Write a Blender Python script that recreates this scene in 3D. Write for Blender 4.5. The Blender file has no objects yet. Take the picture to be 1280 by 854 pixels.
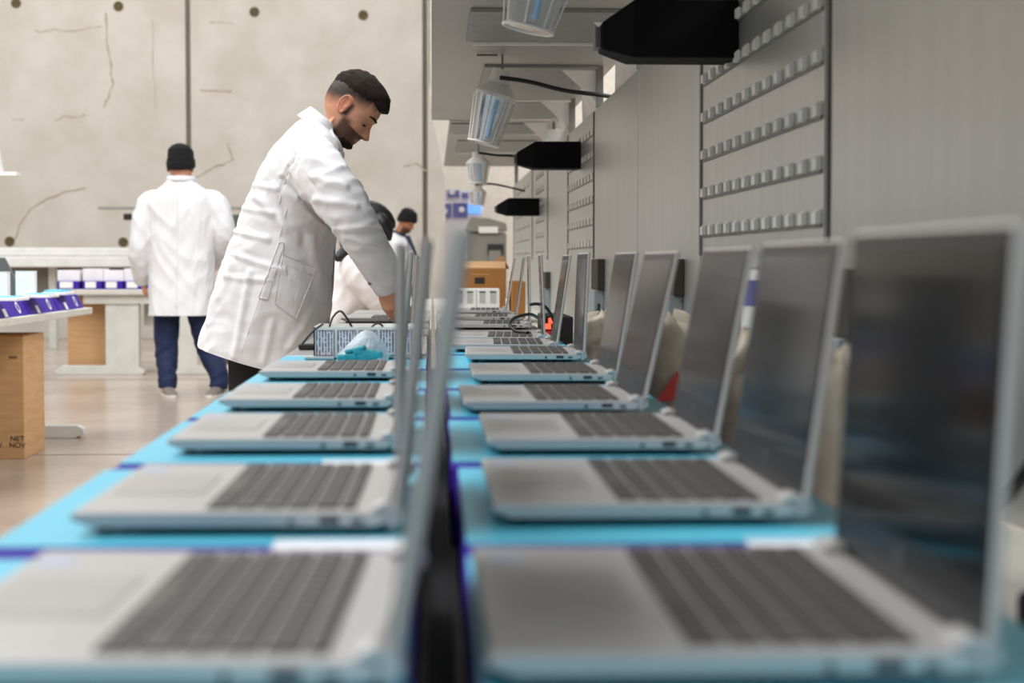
import bpy, bmesh, math, random
import numpy as np
from mathutils import Vector, Matrix, noise
random.seed(7)
S = bpy.context.scene
COL = S.collection
PI = math.pi

# ------------------------------------------------------------------ camera
FPX = 2200.0
CAM = Vector((0, 0, 0.95))
YAW, PITCH = math.atan(100 / FPX), math.atan(99 / FPX)
cd = bpy.data.cameras.new('camera')
cam = bpy.data.objects.new('camera', cd)
COL.objects.link(cam)
cam.location = CAM
cam.rotation_euler = (PI / 2 - PITCH, 0, -YAW)
cd.sensor_width = 36
cd.lens = FPX / 1280 * 36
cd.clip_start = 0.05
cd.dof.use_dof = True
cd.dof.focus_distance = 4.7
cd.dof.aperture_fstop = 5.6
S.camera = cam
CM = cam.rotation_euler.to_matrix()

# ------------------------------------------------------------------ world, lights, exposure
w = bpy.data.worlds.new('world')
S.world = w
w.use_nodes = True
bg = w.node_tree.nodes['Background']
bg.inputs[0].default_value = (0.98, 0.985, 1.0, 1)
bg.inputs[1].default_value = 0.49


def area(name, loc, size, energy, rot=(0, 0, 0), color=(1, 1, 1)):
    l = bpy.data.lights.new(name, 'AREA')
    l.shape = 'RECTANGLE'
    l.size, l.size_y = size
    l.energy = energy
    l.color = color
    o = bpy.data.objects.new(name, l)
    o.location = loc
    o.rotation_euler = rot
    COL.objects.link(o)
    return o


area('skylight', (-4.5, 4.0, 7.5), (4, 14), 1150, (0, math.radians(-12), 0))
area('hall_light', (-5.0, 17.0, 7.5), (8, 9), 470, (math.radians(25), 0, 0))
area('deflector_fill', (3.2, 5.0, 5.5), (3, 10), 600, (0, math.radians(20), 0))  # unseen fill behind the steel panels, raised to brighten the white deflectors
area('far_fill', (1.5, 23.0, 7.0), (5, 4), 420)  # unseen fill added to brighten the display board and far wall
S.view_settings.view_transform = 'Standard'
S.view_settings.look = 'None'
S.view_settings.gamma = 1
S.view_settings.exposure = 0.08


# ------------------------------------------------------------------ helpers
def ray(x, y):
    return CM @ Vector(((x - 640) / FPX, (427 - y) / FPX, -1))


def at_y(x, y, Y):
    d = ray(x, y)
    return CAM + d * (Y / d.y)


def at_z(x, y, z):
    d = ray(x, y)
    return CAM + d * ((z - CAM.z) / d.z)


def lin(c):
    def f(v):
        v /= 255.0
        return v / 12.92 if v <= 0.04045 else ((v + 0.055) / 1.055) ** 2.4
    return tuple(f(v) for v in c[:3]) + (1,)


def mat(name, c, rough=0.5, metal=0.0, var=0.06, scale=8.0, bump=0.0, stretch=(1, 1, 1), c2=None, coat=0.0,
        spec=None, trans=0.0, alpha=1.0, emit=None):
    m = bpy.data.materials.new(name)
    m.use_nodes = True
    nt = m.node_tree
    b = nt.nodes['Principled BSDF']
    tc = nt.nodes.new('ShaderNodeTexCoord')
    mp = nt.nodes.new('ShaderNodeMapping')
    mp.inputs['Scale'].default_value = stretch
    nz = nt.nodes.new('ShaderNodeTexNoise')
    nz.inputs['Scale'].default_value = scale
    nz.inputs['Detail'].default_value = 5
    nz.inputs['Roughness'].default_value = 0.6
    nt.links.new(tc.outputs['Object'], mp.inputs[0])
    nt.links.new(mp.outputs[0], nz.inputs['Vector'])
    rp = nt.nodes.new('ShaderNodeValToRGB')
    a = lin(c)
    bb = lin(c2) if c2 else tuple(min(1, v * (1 + var)) for v in a[:3]) + (1,)
    aa = a if c2 else tuple(v * (1 - var) for v in a[:3]) + (1,)
    rp.color_ramp.elements[0].position = 0.35
    rp.color_ramp.elements[1].position = 0.65
    rp.color_ramp.elements[0].color = aa
    rp.color_ramp.elements[1].color = bb
    nt.links.new(nz.outputs[0], rp.inputs[0])
    nt.links.new(rp.outputs[0], b.inputs['Base Color'])
    b.inputs['Roughness'].default_value = rough
    b.inputs['Metallic'].default_value = metal
    b.inputs['Coat Weight'].default_value = coat
    b.inputs['Transmission Weight'].default_value = trans
    b.inputs['Alpha'].default_value = alpha
    if spec is not None:
        b.inputs['Specular IOR Level'].default_value = spec
    if emit:
        b.inputs['Emission Color'].default_value = lin(emit[0])
        b.inputs['Emission Strength'].default_value = emit[1]
    if bump:
        bp = nt.nodes.new('ShaderNodeBump')
        bp.inputs['Strength'].default_value = bump
        bp.inputs['Distance'].default_value = 0.01
        nt.links.new(nz.outputs[0], bp.inputs['Height'])
        nt.links.new(bp.outputs[0], b.inputs['Normal'])
    return m


def print_mat(name, paper, ink, sx, sz):
    """rows of illegible small print: stripes broken by noise"""
    m = mat(name, paper, 0.6, 0, 0.03)
    nt = m.node_tree
    b = nt.nodes['Principled BSDF']
    src = b.inputs['Base Color'].links[0].from_socket
    tc = nt.nodes.new('ShaderNodeTexCoord')
    sep = nt.nodes.new('ShaderNodeSeparateXYZ')
    nt.links.new(tc.outputs['Object'], sep.inputs[0])

    def mth(op, a, v):
        n = nt.nodes.new('ShaderNodeMath')
        n.operation = op
        nt.links.new(a, n.inputs[0])
        if hasattr(v, 'name'):
            nt.links.new(v, n.inputs[1])
        else:
            n.inputs[1].default_value = v
        return n.outputs[0]
    fr = mth('FRACT', mth('MULTIPLY', sep.outputs['X'], sx), 0)
    band = mth('LESS_THAN', fr, 0.5)
    mp = nt.nodes.new('ShaderNodeMapping')
    mp.inputs['Scale'].default_value = (sx * 0.6, 1, sz)
    nt.links.new(tc.outputs['Object'], mp.inputs[0])
    nz = nt.nodes.new('ShaderNodeTexNoise')
    nz.inputs['Scale'].default_value = 1
    nt.links.new(mp.outputs[0], nz.inputs['Vector'])
    g = mth('GREATER_THAN', nz.outputs[0], 0.45)
    fac = mth('MULTIPLY', band, g)
    mx = nt.nodes.new('ShaderNodeMix')
    mx.data_type = 'RGBA'
    nt.links.new(fac, mx.inputs[0])
    nt.links.new(src, mx.inputs[6])
    mx.inputs[7].default_value = lin(ink)
    nt.links.new(mx.outputs[2], b.inputs['Base Color'])
    return m


class MB:
    """collects shapes and links them as ONE mesh object"""
    def __init__(self):
        self.v, self.f = [], []

    def add(self, vs, fs):
        n = len(self.v)
        self.v += [tuple(p) for p in vs]
        self.f += [tuple(i + n for i in f) for f in fs]
        return self

    def box(self, a, b):
        x0, y0, z0 = a
        x1, y1, z1 = b
        vs = [(x0, y0, z0), (x1, y0, z0), (x1, y1, z0), (x0, y1, z0), (x0, y0, z1), (x1, y0, z1), (x1, y1, z1), (x0, y1, z1)]
        return self.add(vs, [(3, 2, 1, 0), (4, 5, 6, 7), (0, 1, 5, 4), (1, 2, 6, 5), (2, 3, 7, 6), (3, 0, 4, 7)])

    def cbox(self, c, s):
        return self.box([c[i] - s[i] / 2 for i in range(3)], [c[i] + s[i] / 2 for i in range(3)])

    def prism(self, poly, axis, a, b):
        """poly: 2D outline, extruded along axis 0/1/2 from a to b"""
        def mk(p, t):
            r = [p[0], p[1]]
            r.insert(axis, t)
            return tuple(r)
        n = len(poly)
        vs = [mk(p, a) for p in poly] + [mk(p, b) for p in poly]
        fs = [tuple(range(n)), tuple(range(2 * n - 1, n - 1, -1))]
        fs += [(i, i + n, (i + 1) % n + n, (i + 1) % n) for i in range(n)]
        return self.add(vs, fs)

    def loft(self, rings, cap=True):
        n = len(rings[0])
        vs, fs = [], []
        for r in rings:
            vs += list(r)
        for k in range(len(rings) - 1):
            for i in range(n):
                j = (i + 1) % n
                fs.append((k * n + i, k * n + j, (k + 1) * n + j, (k + 1) * n + i))
        if cap:
            fs.append(tuple(range(n - 1, -1, -1)))
            m = (len(rings) - 1) * n
            fs.append(tuple(range(m, m + n)))
        return self.add(vs, fs)

    def tube(self, pts, radii, n=12, smooth=0):
        pts = [Vector(p) for p in pts]
        if not hasattr(radii, '__len__'):
            radii = [radii] * len(pts)
        if smooth:
            pts, radii = catmull(pts, radii, smooth)
        rings = []
        t0 = (pts[1] - pts[0]).normalized()
        u = t0.orthogonal().normalized()
        for i, p in enumerate(pts):
            t = (pts[min(i + 1, len(pts) - 1)] - pts[max(i - 1, 0)]).normalized()
            u = (u - t * u.dot(t)).normalized()
            v = t.cross(u)
            rings.append([p + (u * math.cos(a) + v * math.sin(a)) * radii[i] for a in [2 * PI * k / n for k in range(n)]])
        return self.loft(rings)

    def disc(self, c, r, axis, h, n=20):
        poly = [(math.cos(2 * PI * k / n) * r, math.sin(2 * PI * k / n) * r) for k in range(n)]
        o = [i for i in range(3) if i != axis]
        return self.prism([(p[0] + c[o[0]], p[1] + c[o[1]]) for p in poly], axis, c[axis] - h / 2, c[axis] + h / 2)

    def mesh(self, name, m, bevel=0, smooth=False):
        me = bpy.data.meshes.new(name)
        me.from_pydata([tuple(p) for p in self.v], [], self.f)
        bm = bmesh.new()
        bm.from_mesh(me)
        bmesh.ops.recalc_face_normals(bm, faces=bm.faces)
        if bevel:
            es = [e for e in bm.edges if len(e.link_faces) == 2 and e.calc_face_angle(0) > 0.6]
            bmesh.ops.bevel(bm, geom=es, offset=bevel, segments=2, affect='EDGES', profile=0.5)
        bm.to_mesh(me)
        bm.free()
        if m:
            me.materials.append(m)
        if smooth:
            me.polygons.foreach_set('use_smooth', [True] * len(me.polygons))
        return me

    def build(self, name, m, parent=None, bevel=0, smooth=False, loc=None):
        o = bpy.data.objects.new(name, self.mesh(name, m, bevel, smooth))
        COL.objects.link(o)
        if loc is not None:
            o.location = loc
        if parent:
            o.parent = parent
        return o


def catmull(pts, rad, k):
    P, R = [], []
    n = len(pts)
    for i in range(n - 1):
        p0, p1, p2, p3 = pts[max(i - 1, 0)], pts[i], pts[i + 1], pts[min(i + 2, n - 1)]
        for s in range(k):
            t = s / k
            P.append(0.5 * ((2 * p1) + (p2 - p0) * t + (2 * p0 - 5 * p1 + 4 * p2 - p3) * t * t + (3 * p1 - p0 - 3 * p2 + p3) * t ** 3))
            R.append(rad[i] * (1 - t) + rad[i + 1] * t)
    P.append(pts[-1])
    R.append(rad[-1])
    return P, R


def tag(o, label=None, cat=None, group=None, kind=None):
    if label:
        o['label'] = label
    if cat:
        o['category'] = cat
    if group:
        o['group'] = group
    if kind:
        o['kind'] = kind
    return o


def thing(name, label, cat, loc=(0, 0, 0), rz=0, group=None):
    o = bpy.data.objects.new(name, None)
    o.empty_display_size = 0.1
    COL.objects.link(o)
    o.location = loc
    o.rotation_euler = (0, 0, rz)
    return tag(o, label, cat, group)


KIDS = {}


def copy_tree(o, parent=None):
    c = o.copy()
    COL.objects.link(c)
    if parent:
        c.parent = parent
    for ch in [x for x in COL.objects if x.parent == o]:
        copy_tree(ch, c)
    return c


def ringe(c, u, v, n=32, p=2.0):
    out = []
    for k in range(n):
        a = 2 * PI * k / n
        ca, sa = math.cos(a), math.sin(a)
        out.append(Vector(c) + Vector(u) * (abs(ca) ** (2 / p) * (1 if ca >= 0 else -1)) + Vector(v) * (abs(sa) ** (2 / p) * (1 if sa >= 0 else -1)))
    return out


def interp_rings(secs, k=4):
    """secs: list of (c,u,v,p) -> smooth catmull loft rings"""
    cs, us, vs, ps = [], [], [], []
    n = len(secs)
    def cm(a, t, i):
        p0, p1, p2, p3 = a[max(i - 1, 0)], a[i], a[i + 1], a[min(i + 2, n - 1)]
        return 0.5 * ((2 * p1) + (p2 - p0) * t + (2 * p0 - 5 * p1 + 4 * p2 - p3) * t * t + (3 * p1 - p0 - 3 * p2 + p3) * t ** 3)
    C = [Vector(s[0]) for s in secs]
    U = [Vector(s[1]) for s in secs]
    V = [Vector(s[2]) for s in secs]
    Pp = [s[3] for s in secs]
    out = []
    for i in range(n - 1):
        for s in range(k):
            t = s / k
            out.append(ringe(cm(C, t, i), cm(U, t, i), cm(V, t, i), 36, Pp[i] * (1 - t) + Pp[i + 1] * t))
    out.append(ringe(C[-1], U[-1], V[-1], 36, Pp[-1]))
    return out


def remesh(mb, name, m, voxel, parent=None, smooth=3):
    o = mb.build('tmp', None)
    r = o.modifiers.new('r', 'REMESH')
    r.mode = 'VOXEL'
    r.voxel_size = voxel
    r.use_smooth_shade = True
    if smooth:
        s = o.modifiers.new('s', 'SMOOTH')
        s.factor = 0.5
        s.iterations = smooth
    dg = bpy.context.evaluated_depsgraph_get()
    dg.update()
    me = bpy.data.meshes.new_from_object(o.evaluated_get(dg))
    old = o.data
    bpy.data.objects.remove(o)
    bpy.data.meshes.remove(old)
    me.name = name
    me.materials.clear()
    if m:
        me.materials.append(m)
    me.polygons.foreach_set('use_smooth', [True] * len(me.polygons))
    ob = bpy.data.objects.new(name, me)
    COL.objects.link(ob)
    if parent:
        ob.parent = parent
    return ob


def hem(o, p, nrm):
    """cut a cloth volume open along a plane, leaving a crisp hem"""
    bm = bmesh.new()
    bm.from_mesh(o.data)
    bmesh.ops.bisect_plane(bm, geom=list(bm.verts) + list(bm.edges) + list(bm.faces), plane_co=p, plane_no=nrm, clear_outer=True)
    bm.to_mesh(o.data)
    bm.free()


def displace(o, fn):
    me = o.data
    n = len(me.vertices)
    co = np.empty(n * 3)
    no = np.empty(n * 3)
    me.vertices.foreach_get('co', co)
    me.vertex_normals.foreach_get('vector', no)
    co = co.reshape(-1, 3)
    no = no.reshape(-1, 3)
    d = fn(co, no)
    co = co + no * d[:, None]
    me.vertices.foreach_set('co', co.ravel())
    me.update()


def nz3(co):
    return np.array([noise.noise(Vector(c)) for c in co])


# ------------------------------------------------------------------ materials
M = {}
M['concrete'] = mat('concrete', (196, 188, 176), 0.85, 0, c2=(210, 204, 194), scale=1.6, bump=0.05)
M['joint'] = mat('joint_sealant', (128, 122, 110), 0.9)
M['hole'] = mat('tie_hole_dark', (92, 80, 54), 0.9, var=0.3, scale=30)
M['crack'] = mat('crack_stain', (170, 156, 136), 0.9, var=0.12, scale=6)
M['floor'] = mat('polished_floor', (158, 142, 128), 0.22, 0, c2=(180, 166, 152), scale=1.1, spec=0.5)
M['floor_joint'] = mat('floor_joint', (110, 98, 88), 0.6)
M['plaster'] = mat('pale_plaster', (222, 214, 202), 0.8)
M['steel'] = mat('brushed_steel', (192, 195, 192), 0.36, 0.78, c2=(200, 202, 199), scale=2, stretch=(3, 9, 0.5))
M['steel_dark'] = mat('steel_joint', (122, 121, 116), 0.5, 0.4)
M['canopy'] = mat('canopy_grey', (150, 149, 144), 0.45, 0.25, var=0.04, scale=2)
M['canopy_dark'] = mat('canopy_plate', (132, 132, 128), 0.5, 0.25)
M['white_paint'] = mat('white_paint', (232, 232, 228), 0.5)
M['clip'] = mat('clip_nickel', (228, 226, 220), 0.35, 0.0)
M['silver'] = mat('laptop_silver', (190, 189, 187), 0.36, 0.42, var=0.02, scale=20)
M['lid'] = mat('lid_silver', (184, 178, 172), 0.55, 0.1, var=0.02, scale=20, spec=0.3)
M['silver_pad'] = mat('touchpad_silver', (180, 179, 177), 0.28, 0.4, var=0.02)
M['key'] = mat('key_grey', (74, 71, 68), 0.45, 0, var=0.08)
M['bezel'] = mat('bezel_black', (26, 26, 29), 0.35, 0, var=0.05, spec=0.25)
M['screen'] = mat('screen_glass', (13, 14, 17), 0.12, 0, var=0.05, spec=0.07)
M['dark'] = mat('black_plastic', (20, 20, 22), 0.5)
M['port'] = mat('port_dark', (44, 42, 46), 0.5)
M['emblem'] = mat('emblem_grey', (120, 122, 126), 0.4, 0.3)
M['sticker'] = mat('sticker_blue', (176, 190, 216), 0.4)
M['cyan'] = mat('carton_cyan', (88, 194, 222), 0.32, 0, var=0.03, scale=3)
M['purple'] = mat('carton_purple', (62, 40, 150), 0.6, 0, var=0.06, spec=0.12)
M['label'] = mat('label_white', (236, 234, 238), 0.4)
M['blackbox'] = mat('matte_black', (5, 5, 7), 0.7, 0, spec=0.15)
M['cable'] = mat('cable_black', (18, 18, 19), 0.5)
M['cardboard'] = mat('cardboard', (188, 146, 100), 0.8, 0, c2=(200, 158, 112), scale=5, stretch=(1, 1, 8))
M['cardboard_d'] = mat('cardboard_brown', (160, 108, 52), 0.8, 0, c2=(172, 118, 60), scale=5)
M['ink'] = mat('ink_black', (40, 34, 30), 0.7)
M['laminate'] = mat('worktop_laminate', (206, 202, 192), 0.45)
M['bench_metal'] = mat('bench_cream_metal', (206, 205, 196), 0.5)
M['coat'] = mat('white_cotton', (222, 222, 224), 0.85, 0, var=0.015, scale=60, bump=0.02)
M['coat_pink'] = mat('white_cotton_warm', (236, 230, 228), 0.85, 0, var=0.015, scale=60)
M['jeans'] = mat('dark_denim', (14, 26, 58), 0.8, 0, c2=(22, 38, 78), scale=12)
M['trouser'] = mat('black_trouser', (16, 16, 19), 0.8)
M['shoe'] = mat('shoe_grey', (120, 112, 106), 0.6)
M['sole'] = mat('shoe_sole', (216, 212, 206), 0.6)
M['beanie'] = mat('black_knit', (10, 10, 12), 0.95, 0, var=0.4, scale=120, bump=0.4)
M['hair'] = mat('dark_hair', (26, 20, 17), 0.85, 0, c2=(40, 31, 26), scale=60, stretch=(4, 4, 1), bump=0.4, spec=0.2)
M['hair_black'] = mat('black_hair', (14, 12, 14), 0.5, 0, var=0.3, scale=40, bump=0.3)
M['navy'] = mat('navy_fleece', (26, 38, 66), 0.9)
M['teal'] = mat('teal_pack', (24, 120, 134), 0.5, 0, c2=(60, 165, 175), scale=20)
M['bag'] = mat('clear_bag', (235, 240, 244), 0.25, 0, trans=0.45, alpha=0.75)
M['bag_cream'] = mat('cream_bag', (206, 196, 178), 0.45, 0, c2=(176, 164, 146), scale=9)
M['red'] = mat('red_print', (222, 70, 66), 0.5)
M['lampglass'] = mat('lamp_shade_mirror', (214, 216, 218), 0.12, 0.85, var=0.05, scale=14, stretch=(1, 1, 0.2))
M['lampwhite'] = mat('lamp_cap_white', (222, 220, 214), 0.5)
M['bulb'] = mat('lamp_tube_blue', (150, 190, 225), 0.3)
M['glass'] = mat('ribbed_glass', (230, 235, 238), 0.12, 0, trans=0.75, alpha=0.9)
M['slot'] = mat('slot_dark', (62, 56, 46), 0.7)
M['socket'] = mat('socket_bluegrey', (150, 160, 164), 0.5)
M['olive'] = mat('olive_grey', (128, 124, 110), 0.6)
M['led'] = mat('red_indicator', (240, 40, 30), 0.4, emit=((255, 50, 30), 6.0))
M['monitor_blue'] = mat('blue_screen', (90, 150, 225), 0.3, emit=((110, 170, 240), 0.8))
M['display_purple'] = mat('display_purple', (86, 84, 150), 0.5, c2=(120, 118, 176), scale=4)
M['grey_dark'] = mat('dark_grey_plastic', (84, 84, 82), 0.5)
M['machine'] = mat('machine_greygreen', (118, 114, 105), 0.55, c2=(138, 134, 124), scale=2)
M['text_v'] = print_mat('small_print', (226, 222, 232), (92, 88, 104), 170, 260)
M['text_g'] = print_mat('grey_print', (200, 198, 196), (150, 148, 146), 420, 4)
M['lip'] = mat('lip', (150, 92, 82), 0.5)

# skin: tinted by the body's own colour attribute
def skin_mat(name, c):
    m = mat(name, c, 0.5, 0, 0.05, 40, 0.03)
    nt = m.node_tree
    b = nt.nodes['Principled BSDF']
    src = b.inputs['Base Color'].links[0].from_socket
    at = nt.nodes.new('ShaderNodeAttribute')
    at.attribute_name = 'tint'
    mx = nt.nodes.new('ShaderNodeMix')
    mx.data_type = 'RGBA'
    mx.inputs[7].default_value = lin((24, 19, 16))
    sp = nt.nodes.new('ShaderNodeSeparateColor')
    nt.links.new(at.outputs['Color'], sp.inputs[0])
    nt.links.new(sp.outputs[0], mx.inputs[0])
    nt.links.new(src, mx.inputs[6])
    m2 = nt.nodes.new('ShaderNodeMix')
    m2.data_type = 'RGBA'
    m2.inputs[7].default_value = lin((196, 98, 84))
    nt.links.new(sp.outputs[1], m2.inputs[0])
    nt.links.new(mx.outputs[2], m2.inputs[6])
    nt.links.new(m2.outputs[2], b.inputs['Base Color'])
    b.inputs['Specular IOR Level'].default_value = 0.3
    b.inputs['Subsurface Weight'].default_value = 0.04
    b.inputs['Subsurface Radius'].default_value = (0.02, 0.008, 0.005)
    return m


M['skin'] = skin_mat('skin_warm', (206, 150, 122))
M['skin_brown'] = skin_mat('skin_brown', (168, 112, 82))

# ------------------------------------------------------------------ structure: floor and walls
fl = MB().box((-18, -4, -0.1), (14, 30, 0)).build('floor', M['floor'])
tag(fl, kind='structure')
for (a, b) in (((-10, 8.75), (-0.4, 8.70)), ((-10, 14.4), (4, 14.4))):
    MB().box((a[0], a[1] - 0.006, 0.0), (b[0], a[1] + 0.006, 0.0015)).build('floor_joint', M['floor_joint'], fl)

YW = 22.0
wb = MB().box((-18, YW + 0.06, 0), (-0.02, YW + 0.4, 8)).build('wall_back', M['joint'])
tag(wb, kind='structure')
j1 = at_y(236, 200, YW).x
j2 = at_y(531.5, 200, YW).x
pw = j2 - j1
edges = [j1 - 4 * pw, j1 - 3 * pw, j1 - 2 * pw, j1 - pw, j1, j2]
for a, b in zip(edges[:-1], edges[1:]):
    MB().box((a + 0.03, YW, 0), (b - 0.03, YW + 0.1, 8)).build('concrete_panel', M['concrete'], wb, bevel=0.008)
e = [at_y(x, y, YW) for x, y in ((557, 330), (557, 272), (555, 222), (548, 182), (541, 150), (536, 100))]
MB().prism([(j2 + 0.03, 0), (e[0].x, 0)] + [(p.x, p.z) for p in e] + [(e[-1].x, 8), (j2 + 0.03, 8)], 1, YW, YW + 0.3).build('end_panel', M['concrete'], wb)
for x, y in ((20, 4), (148, 8), (318, 15), (454, 19), (12, 302), (154, 303), (-115, 5), (-120, 302)):
    p = at_y(x, y, YW)
    h = MB()
    n = 18
    out = [(p.x + 0.062 * math.cos(2 * PI * k / n), YW - 0.004, p.z + 0.062 * math.sin(2 * PI * k / n)) for k in range(n)]
    inn = [(p.x + 0.04 * math.cos(2 * PI * k / n), YW - 0.001, p.z + 0.04 * math.sin(2 * PI * k / n)) for k in range(n)]
    bk = [(q[0], YW + 0.03, q[2]) for q in out]
    h.loft([bk, out, inn])
    h.build('tie_hole', M['hole'], wb)
cracks = [([(43, 38), (52, 41), (60, 38), (72, 37), (86, 40), (100, 38), (110, 35), (128, 33)], 0.02),
          ([(132, 15), (133, 35), (134, 55), (139, 80), (139, 95), (142, 107), (137, 118), (130, 135)], 0.03),
          ([(14, 149), (30, 150)], 0.025), ([(68, 150), (82, 145), (95, 147), (107, 144)], 0.022),
          ([(18, 300), (28, 275), (38, 262), (60, 248), (80, 241), (107, 235)], 0.03),
          ([(245, 222), (262, 212), (278, 206), (290, 200), (288, 190), (285, 180)], 0.03),
          ([(262, 29), (275, 27), (292, 30)], 0.022), ([(250, 113), (270, 114), (290, 114)], 0.03),
          ([(191, 25), (192, 90), (194, 110), (195, 135)], 0.014), ([(504, 210), (520, 204), (533, 214)], 0.03)]
for pl, wd in cracks:
    c = MB()
    pts = []
    for (x0, y0), (x1, y1) in zip(pl[:-1], pl[1:]):
        for s in range(4):
            t = s / 4
            pts.append((x0 + (x1 - x0) * t + random.uniform(-1, 1), y0 + (y1 - y0) * t + random.uniform(-1, 1)))
    pts.append(pl[-1])
    P = [at_y(x, y, YW) for x, y in pts]
    P = [Vector((p.x, YW - 0.0015, p.z)) for p in P]
    up, dn = [], []
    for i, p in enumerate(P):
        t = (P[min(i + 1, len(P) - 1)] - P[max(i - 1, 0)]).normalized()
        nn = Vector((-t.z, 0, t.x)) * wd * 0.38 * (0.35 + random.random() * 0.9)
        up.append(p + nn)
        dn.append(p - nn)
    n = len(P)
    c.add(up + dn, [(i, i + 1, n + i + 1, n + i) for i in range(n - 1)])
    c.build('crack', M['crack'], wb)
tag(MB().box((-18.3, -4, 0), (-18, YW + 0.4, 8)).build('wall_left', M['concrete']), kind='structure')
tag(MB().box((-0.6, 27.0, 0), (14, 27.3, 8)).build('wall_far', M['plaster']), kind='structure')

# ------------------------------------------------------------------ the steel test bench: worktop, back panels, canopy
ZB = 0.677          # worktop height
ZC = 0.757          # carton top
XW = 0.60           # face of the steel panels
wt = thing('workbench', 'long pale bench under the two rows of cyan cartons', 'workbench', (0.15, 0, 0))
wtl = (0.15, 0, 0)


def part(mb, name, m, parent, bevel=0, smooth=False):
    """geometry given in world coordinates, parent has only a location / z rotation"""
    o = mb.build(name, m, None, bevel, smooth)
    o.parent = parent
    mw = Matrix.Translation(parent.location) @ Matrix.Rotation(parent.rotation_euler.z, 4, 'Z')
    o.matrix_parent_inverse = mw.inverted()
    return o


for xa, xb in ((-0.30, -0.002), (0.014, XW - 0.0005)):
    part(MB().box((xa, 0.1, ZB - 0.03), (xb, 13.2, ZB)), 'worktop', M['laminate'], wt, bevel=0.003)
tag(MB().box((-0.0042, 0.1, ZB + 0.0003), (0.0135, 3.5, ZB + 0.062)).build('shading_strip', M['blackbox']), 'black divider strip added to darken the gap between the two carton rows', 'shading')  # black fill standing in for the deep shade between the carton rows
for y in (0.9, 3.4, 5.9, 8.4, 10.9, 12.9):
    part(MB().box((0.05, y - 0.04, 0.06), (0.20, y + 0.04, ZB - 0.0302)), 'leg', M['bench_metal'], wt, bevel=0.004)
    part(MB().box((-0.2, y - 0.04, 0), (0.55, y + 0.04, 0.06)), 'foot', M['bench_metal'], wt, bevel=0.01)

ZT = 1.51
mods = [(0.15, 1.38, 0), (1.38, 2.64, 0), (2.64, 3.92, 1), (3.92, 5.12, 0), (5.12, 6.5, 0), (6.5, 7.76, 1), (7.76, 9.1, 0), (9.1, 10.5, 1), (10.5, 12.9, 1)]
plab = ['plain brushed steel wall panel beside the nearest laptop, mostly right of the frame',
        'broad plain steel wall panel behind the two nearest right-hand screens',
        'steel wall panel with rows of small clips, nearest and largest clip panel',
        'plain steel wall panel just beyond the nearest clip panel',
        'plain steel wall panel before the second clip panel, at the black box with a shadow',
        'second steel wall panel with clip rows, behind the middle black box',
        'narrow looking plain steel panel between second and third clip panels',
        'third clip panel along the steel wall, beside the farthest black box',
        'farthest clip panel at the end of the steel wall']
clip_me = fine_me = None
for (a, b, hook), lb in zip(mods, plab):
    t = thing('steel_panel', lb, 'wall panel', (XW, (a + b) / 2, ZB), 0, 'steel panels along the bench')
    part(MB().box((XW, a + 0.006, ZB), (XW + 0.02, b - 0.006, ZT)), 'sheet', M['steel'], t, bevel=0.002)
    part(MB().box((XW + 0.004, a - 0.006, ZB), (XW + 0.03, a + 0.006, ZT)), 'joint_strip', M['steel_dark'], t)
    if hook:
        near = a < 5
        # a frame seam of the inserted clip panel
        for yy in (a + 0.012, b - 0.012):
            part(MB().box((XW - 0.004, yy - 0.010, 0.965), (XW, yy + 0.010, ZT - 0.005)), 'panel_frame', M['steel_dark'], t)
        nrow = 7
        ncl = 12
        for r in range(nrow):
            z = 1.012 + r * 0.083
            if z > ZT - 0.02:
                continue
            part(MB().box((XW - 0.003, a + 0.05 if a < 9 else a + .35, z - 0.008), (XW, b - 0.05 if a < 9 else b - .35, z - 0.002)), 'rail', M['steel_dark'], t)
            if a > 20 and r % 2:
                continue
            nn = 12 if near else (9 if a < 9 else 4)
            for k in range(nn):
                mg = .07 if a < 9 else .4
                y = a + mg + (b - a - 2 * mg) * k / (nn - 1)
                if not near and fine_me is None:
                    c = MB()
                    c.prism([(-0.0042, -0.002), (0, -0.004), (0, 0.022), (-0.0015, 0.024), (-0.0042, 0.018)], 1, -0.018, 0.018)
                    fine_me = c.mesh('clip', M['clip'])
                if clip_me is None:
                    c = MB()
                    c.prism([(-0.009, -0.002), (0, -0.004), (0, 0.018), (-0.003, 0.020), (-0.009, 0.015)], 1, -0.015, 0.015)
                    clip_me = c.mesh('clip', M['clip'])
                o = bpy.data.objects.new('clip', clip_me if near else fine_me)
                COL.objects.link(o)
                o.parent = t
                o.location = (-0.0005, y - (a + b) / 2, z - ZB)

# canopy
HC = 1.66
can = thing('bench_canopy', 'grey sheet steel canopy hanging above the bench with shallow bays', 'canopy', (0.3, 7, HC))
part(MB().box((0.0, 0.6, HC), (0.66, 8.85, HC + 0.025)), 'canopy_sheet', M['canopy'], can, bevel=0.003)
part(MB().box((0.09, 8.85, HC - 0.004), (0.66, 13.0, HC + 0.02)), 'canopy_sheet', M['canopy'], can, bevel=0.003)
for (y0, y1, x0, x1) in ((4.95, 5.62, 0.11, 0.55), (6.35, 7.6, 0.19, 0.60), (7.75, 8.6, 0.36, 0.60), (8.95, 9.6, 0.10, 0.60), (10.2, 11.2, 0.15, 0.6)):
    part(MB().box((x0, y0, HC - 0.012), (x1, y1, HC)), 'bay_plate', M['canopy_dark'], can, bevel=0.002)
    part(MB().box((x0 + 0.02, y1, HC - 0.02), (x1, y1 + 0.015, HC)), 'lip', M['white_paint'], can)
for y in (3.92, 5.12, 6.4, 7.65, 8.9, 10.3, 12.7):
    part(MB().box((XW - 0.004, y - 0.009, ZT + 0.001), (XW + 0.022, y + 0.009, HC)), 'post', M['steel_dark'], can)
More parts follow.
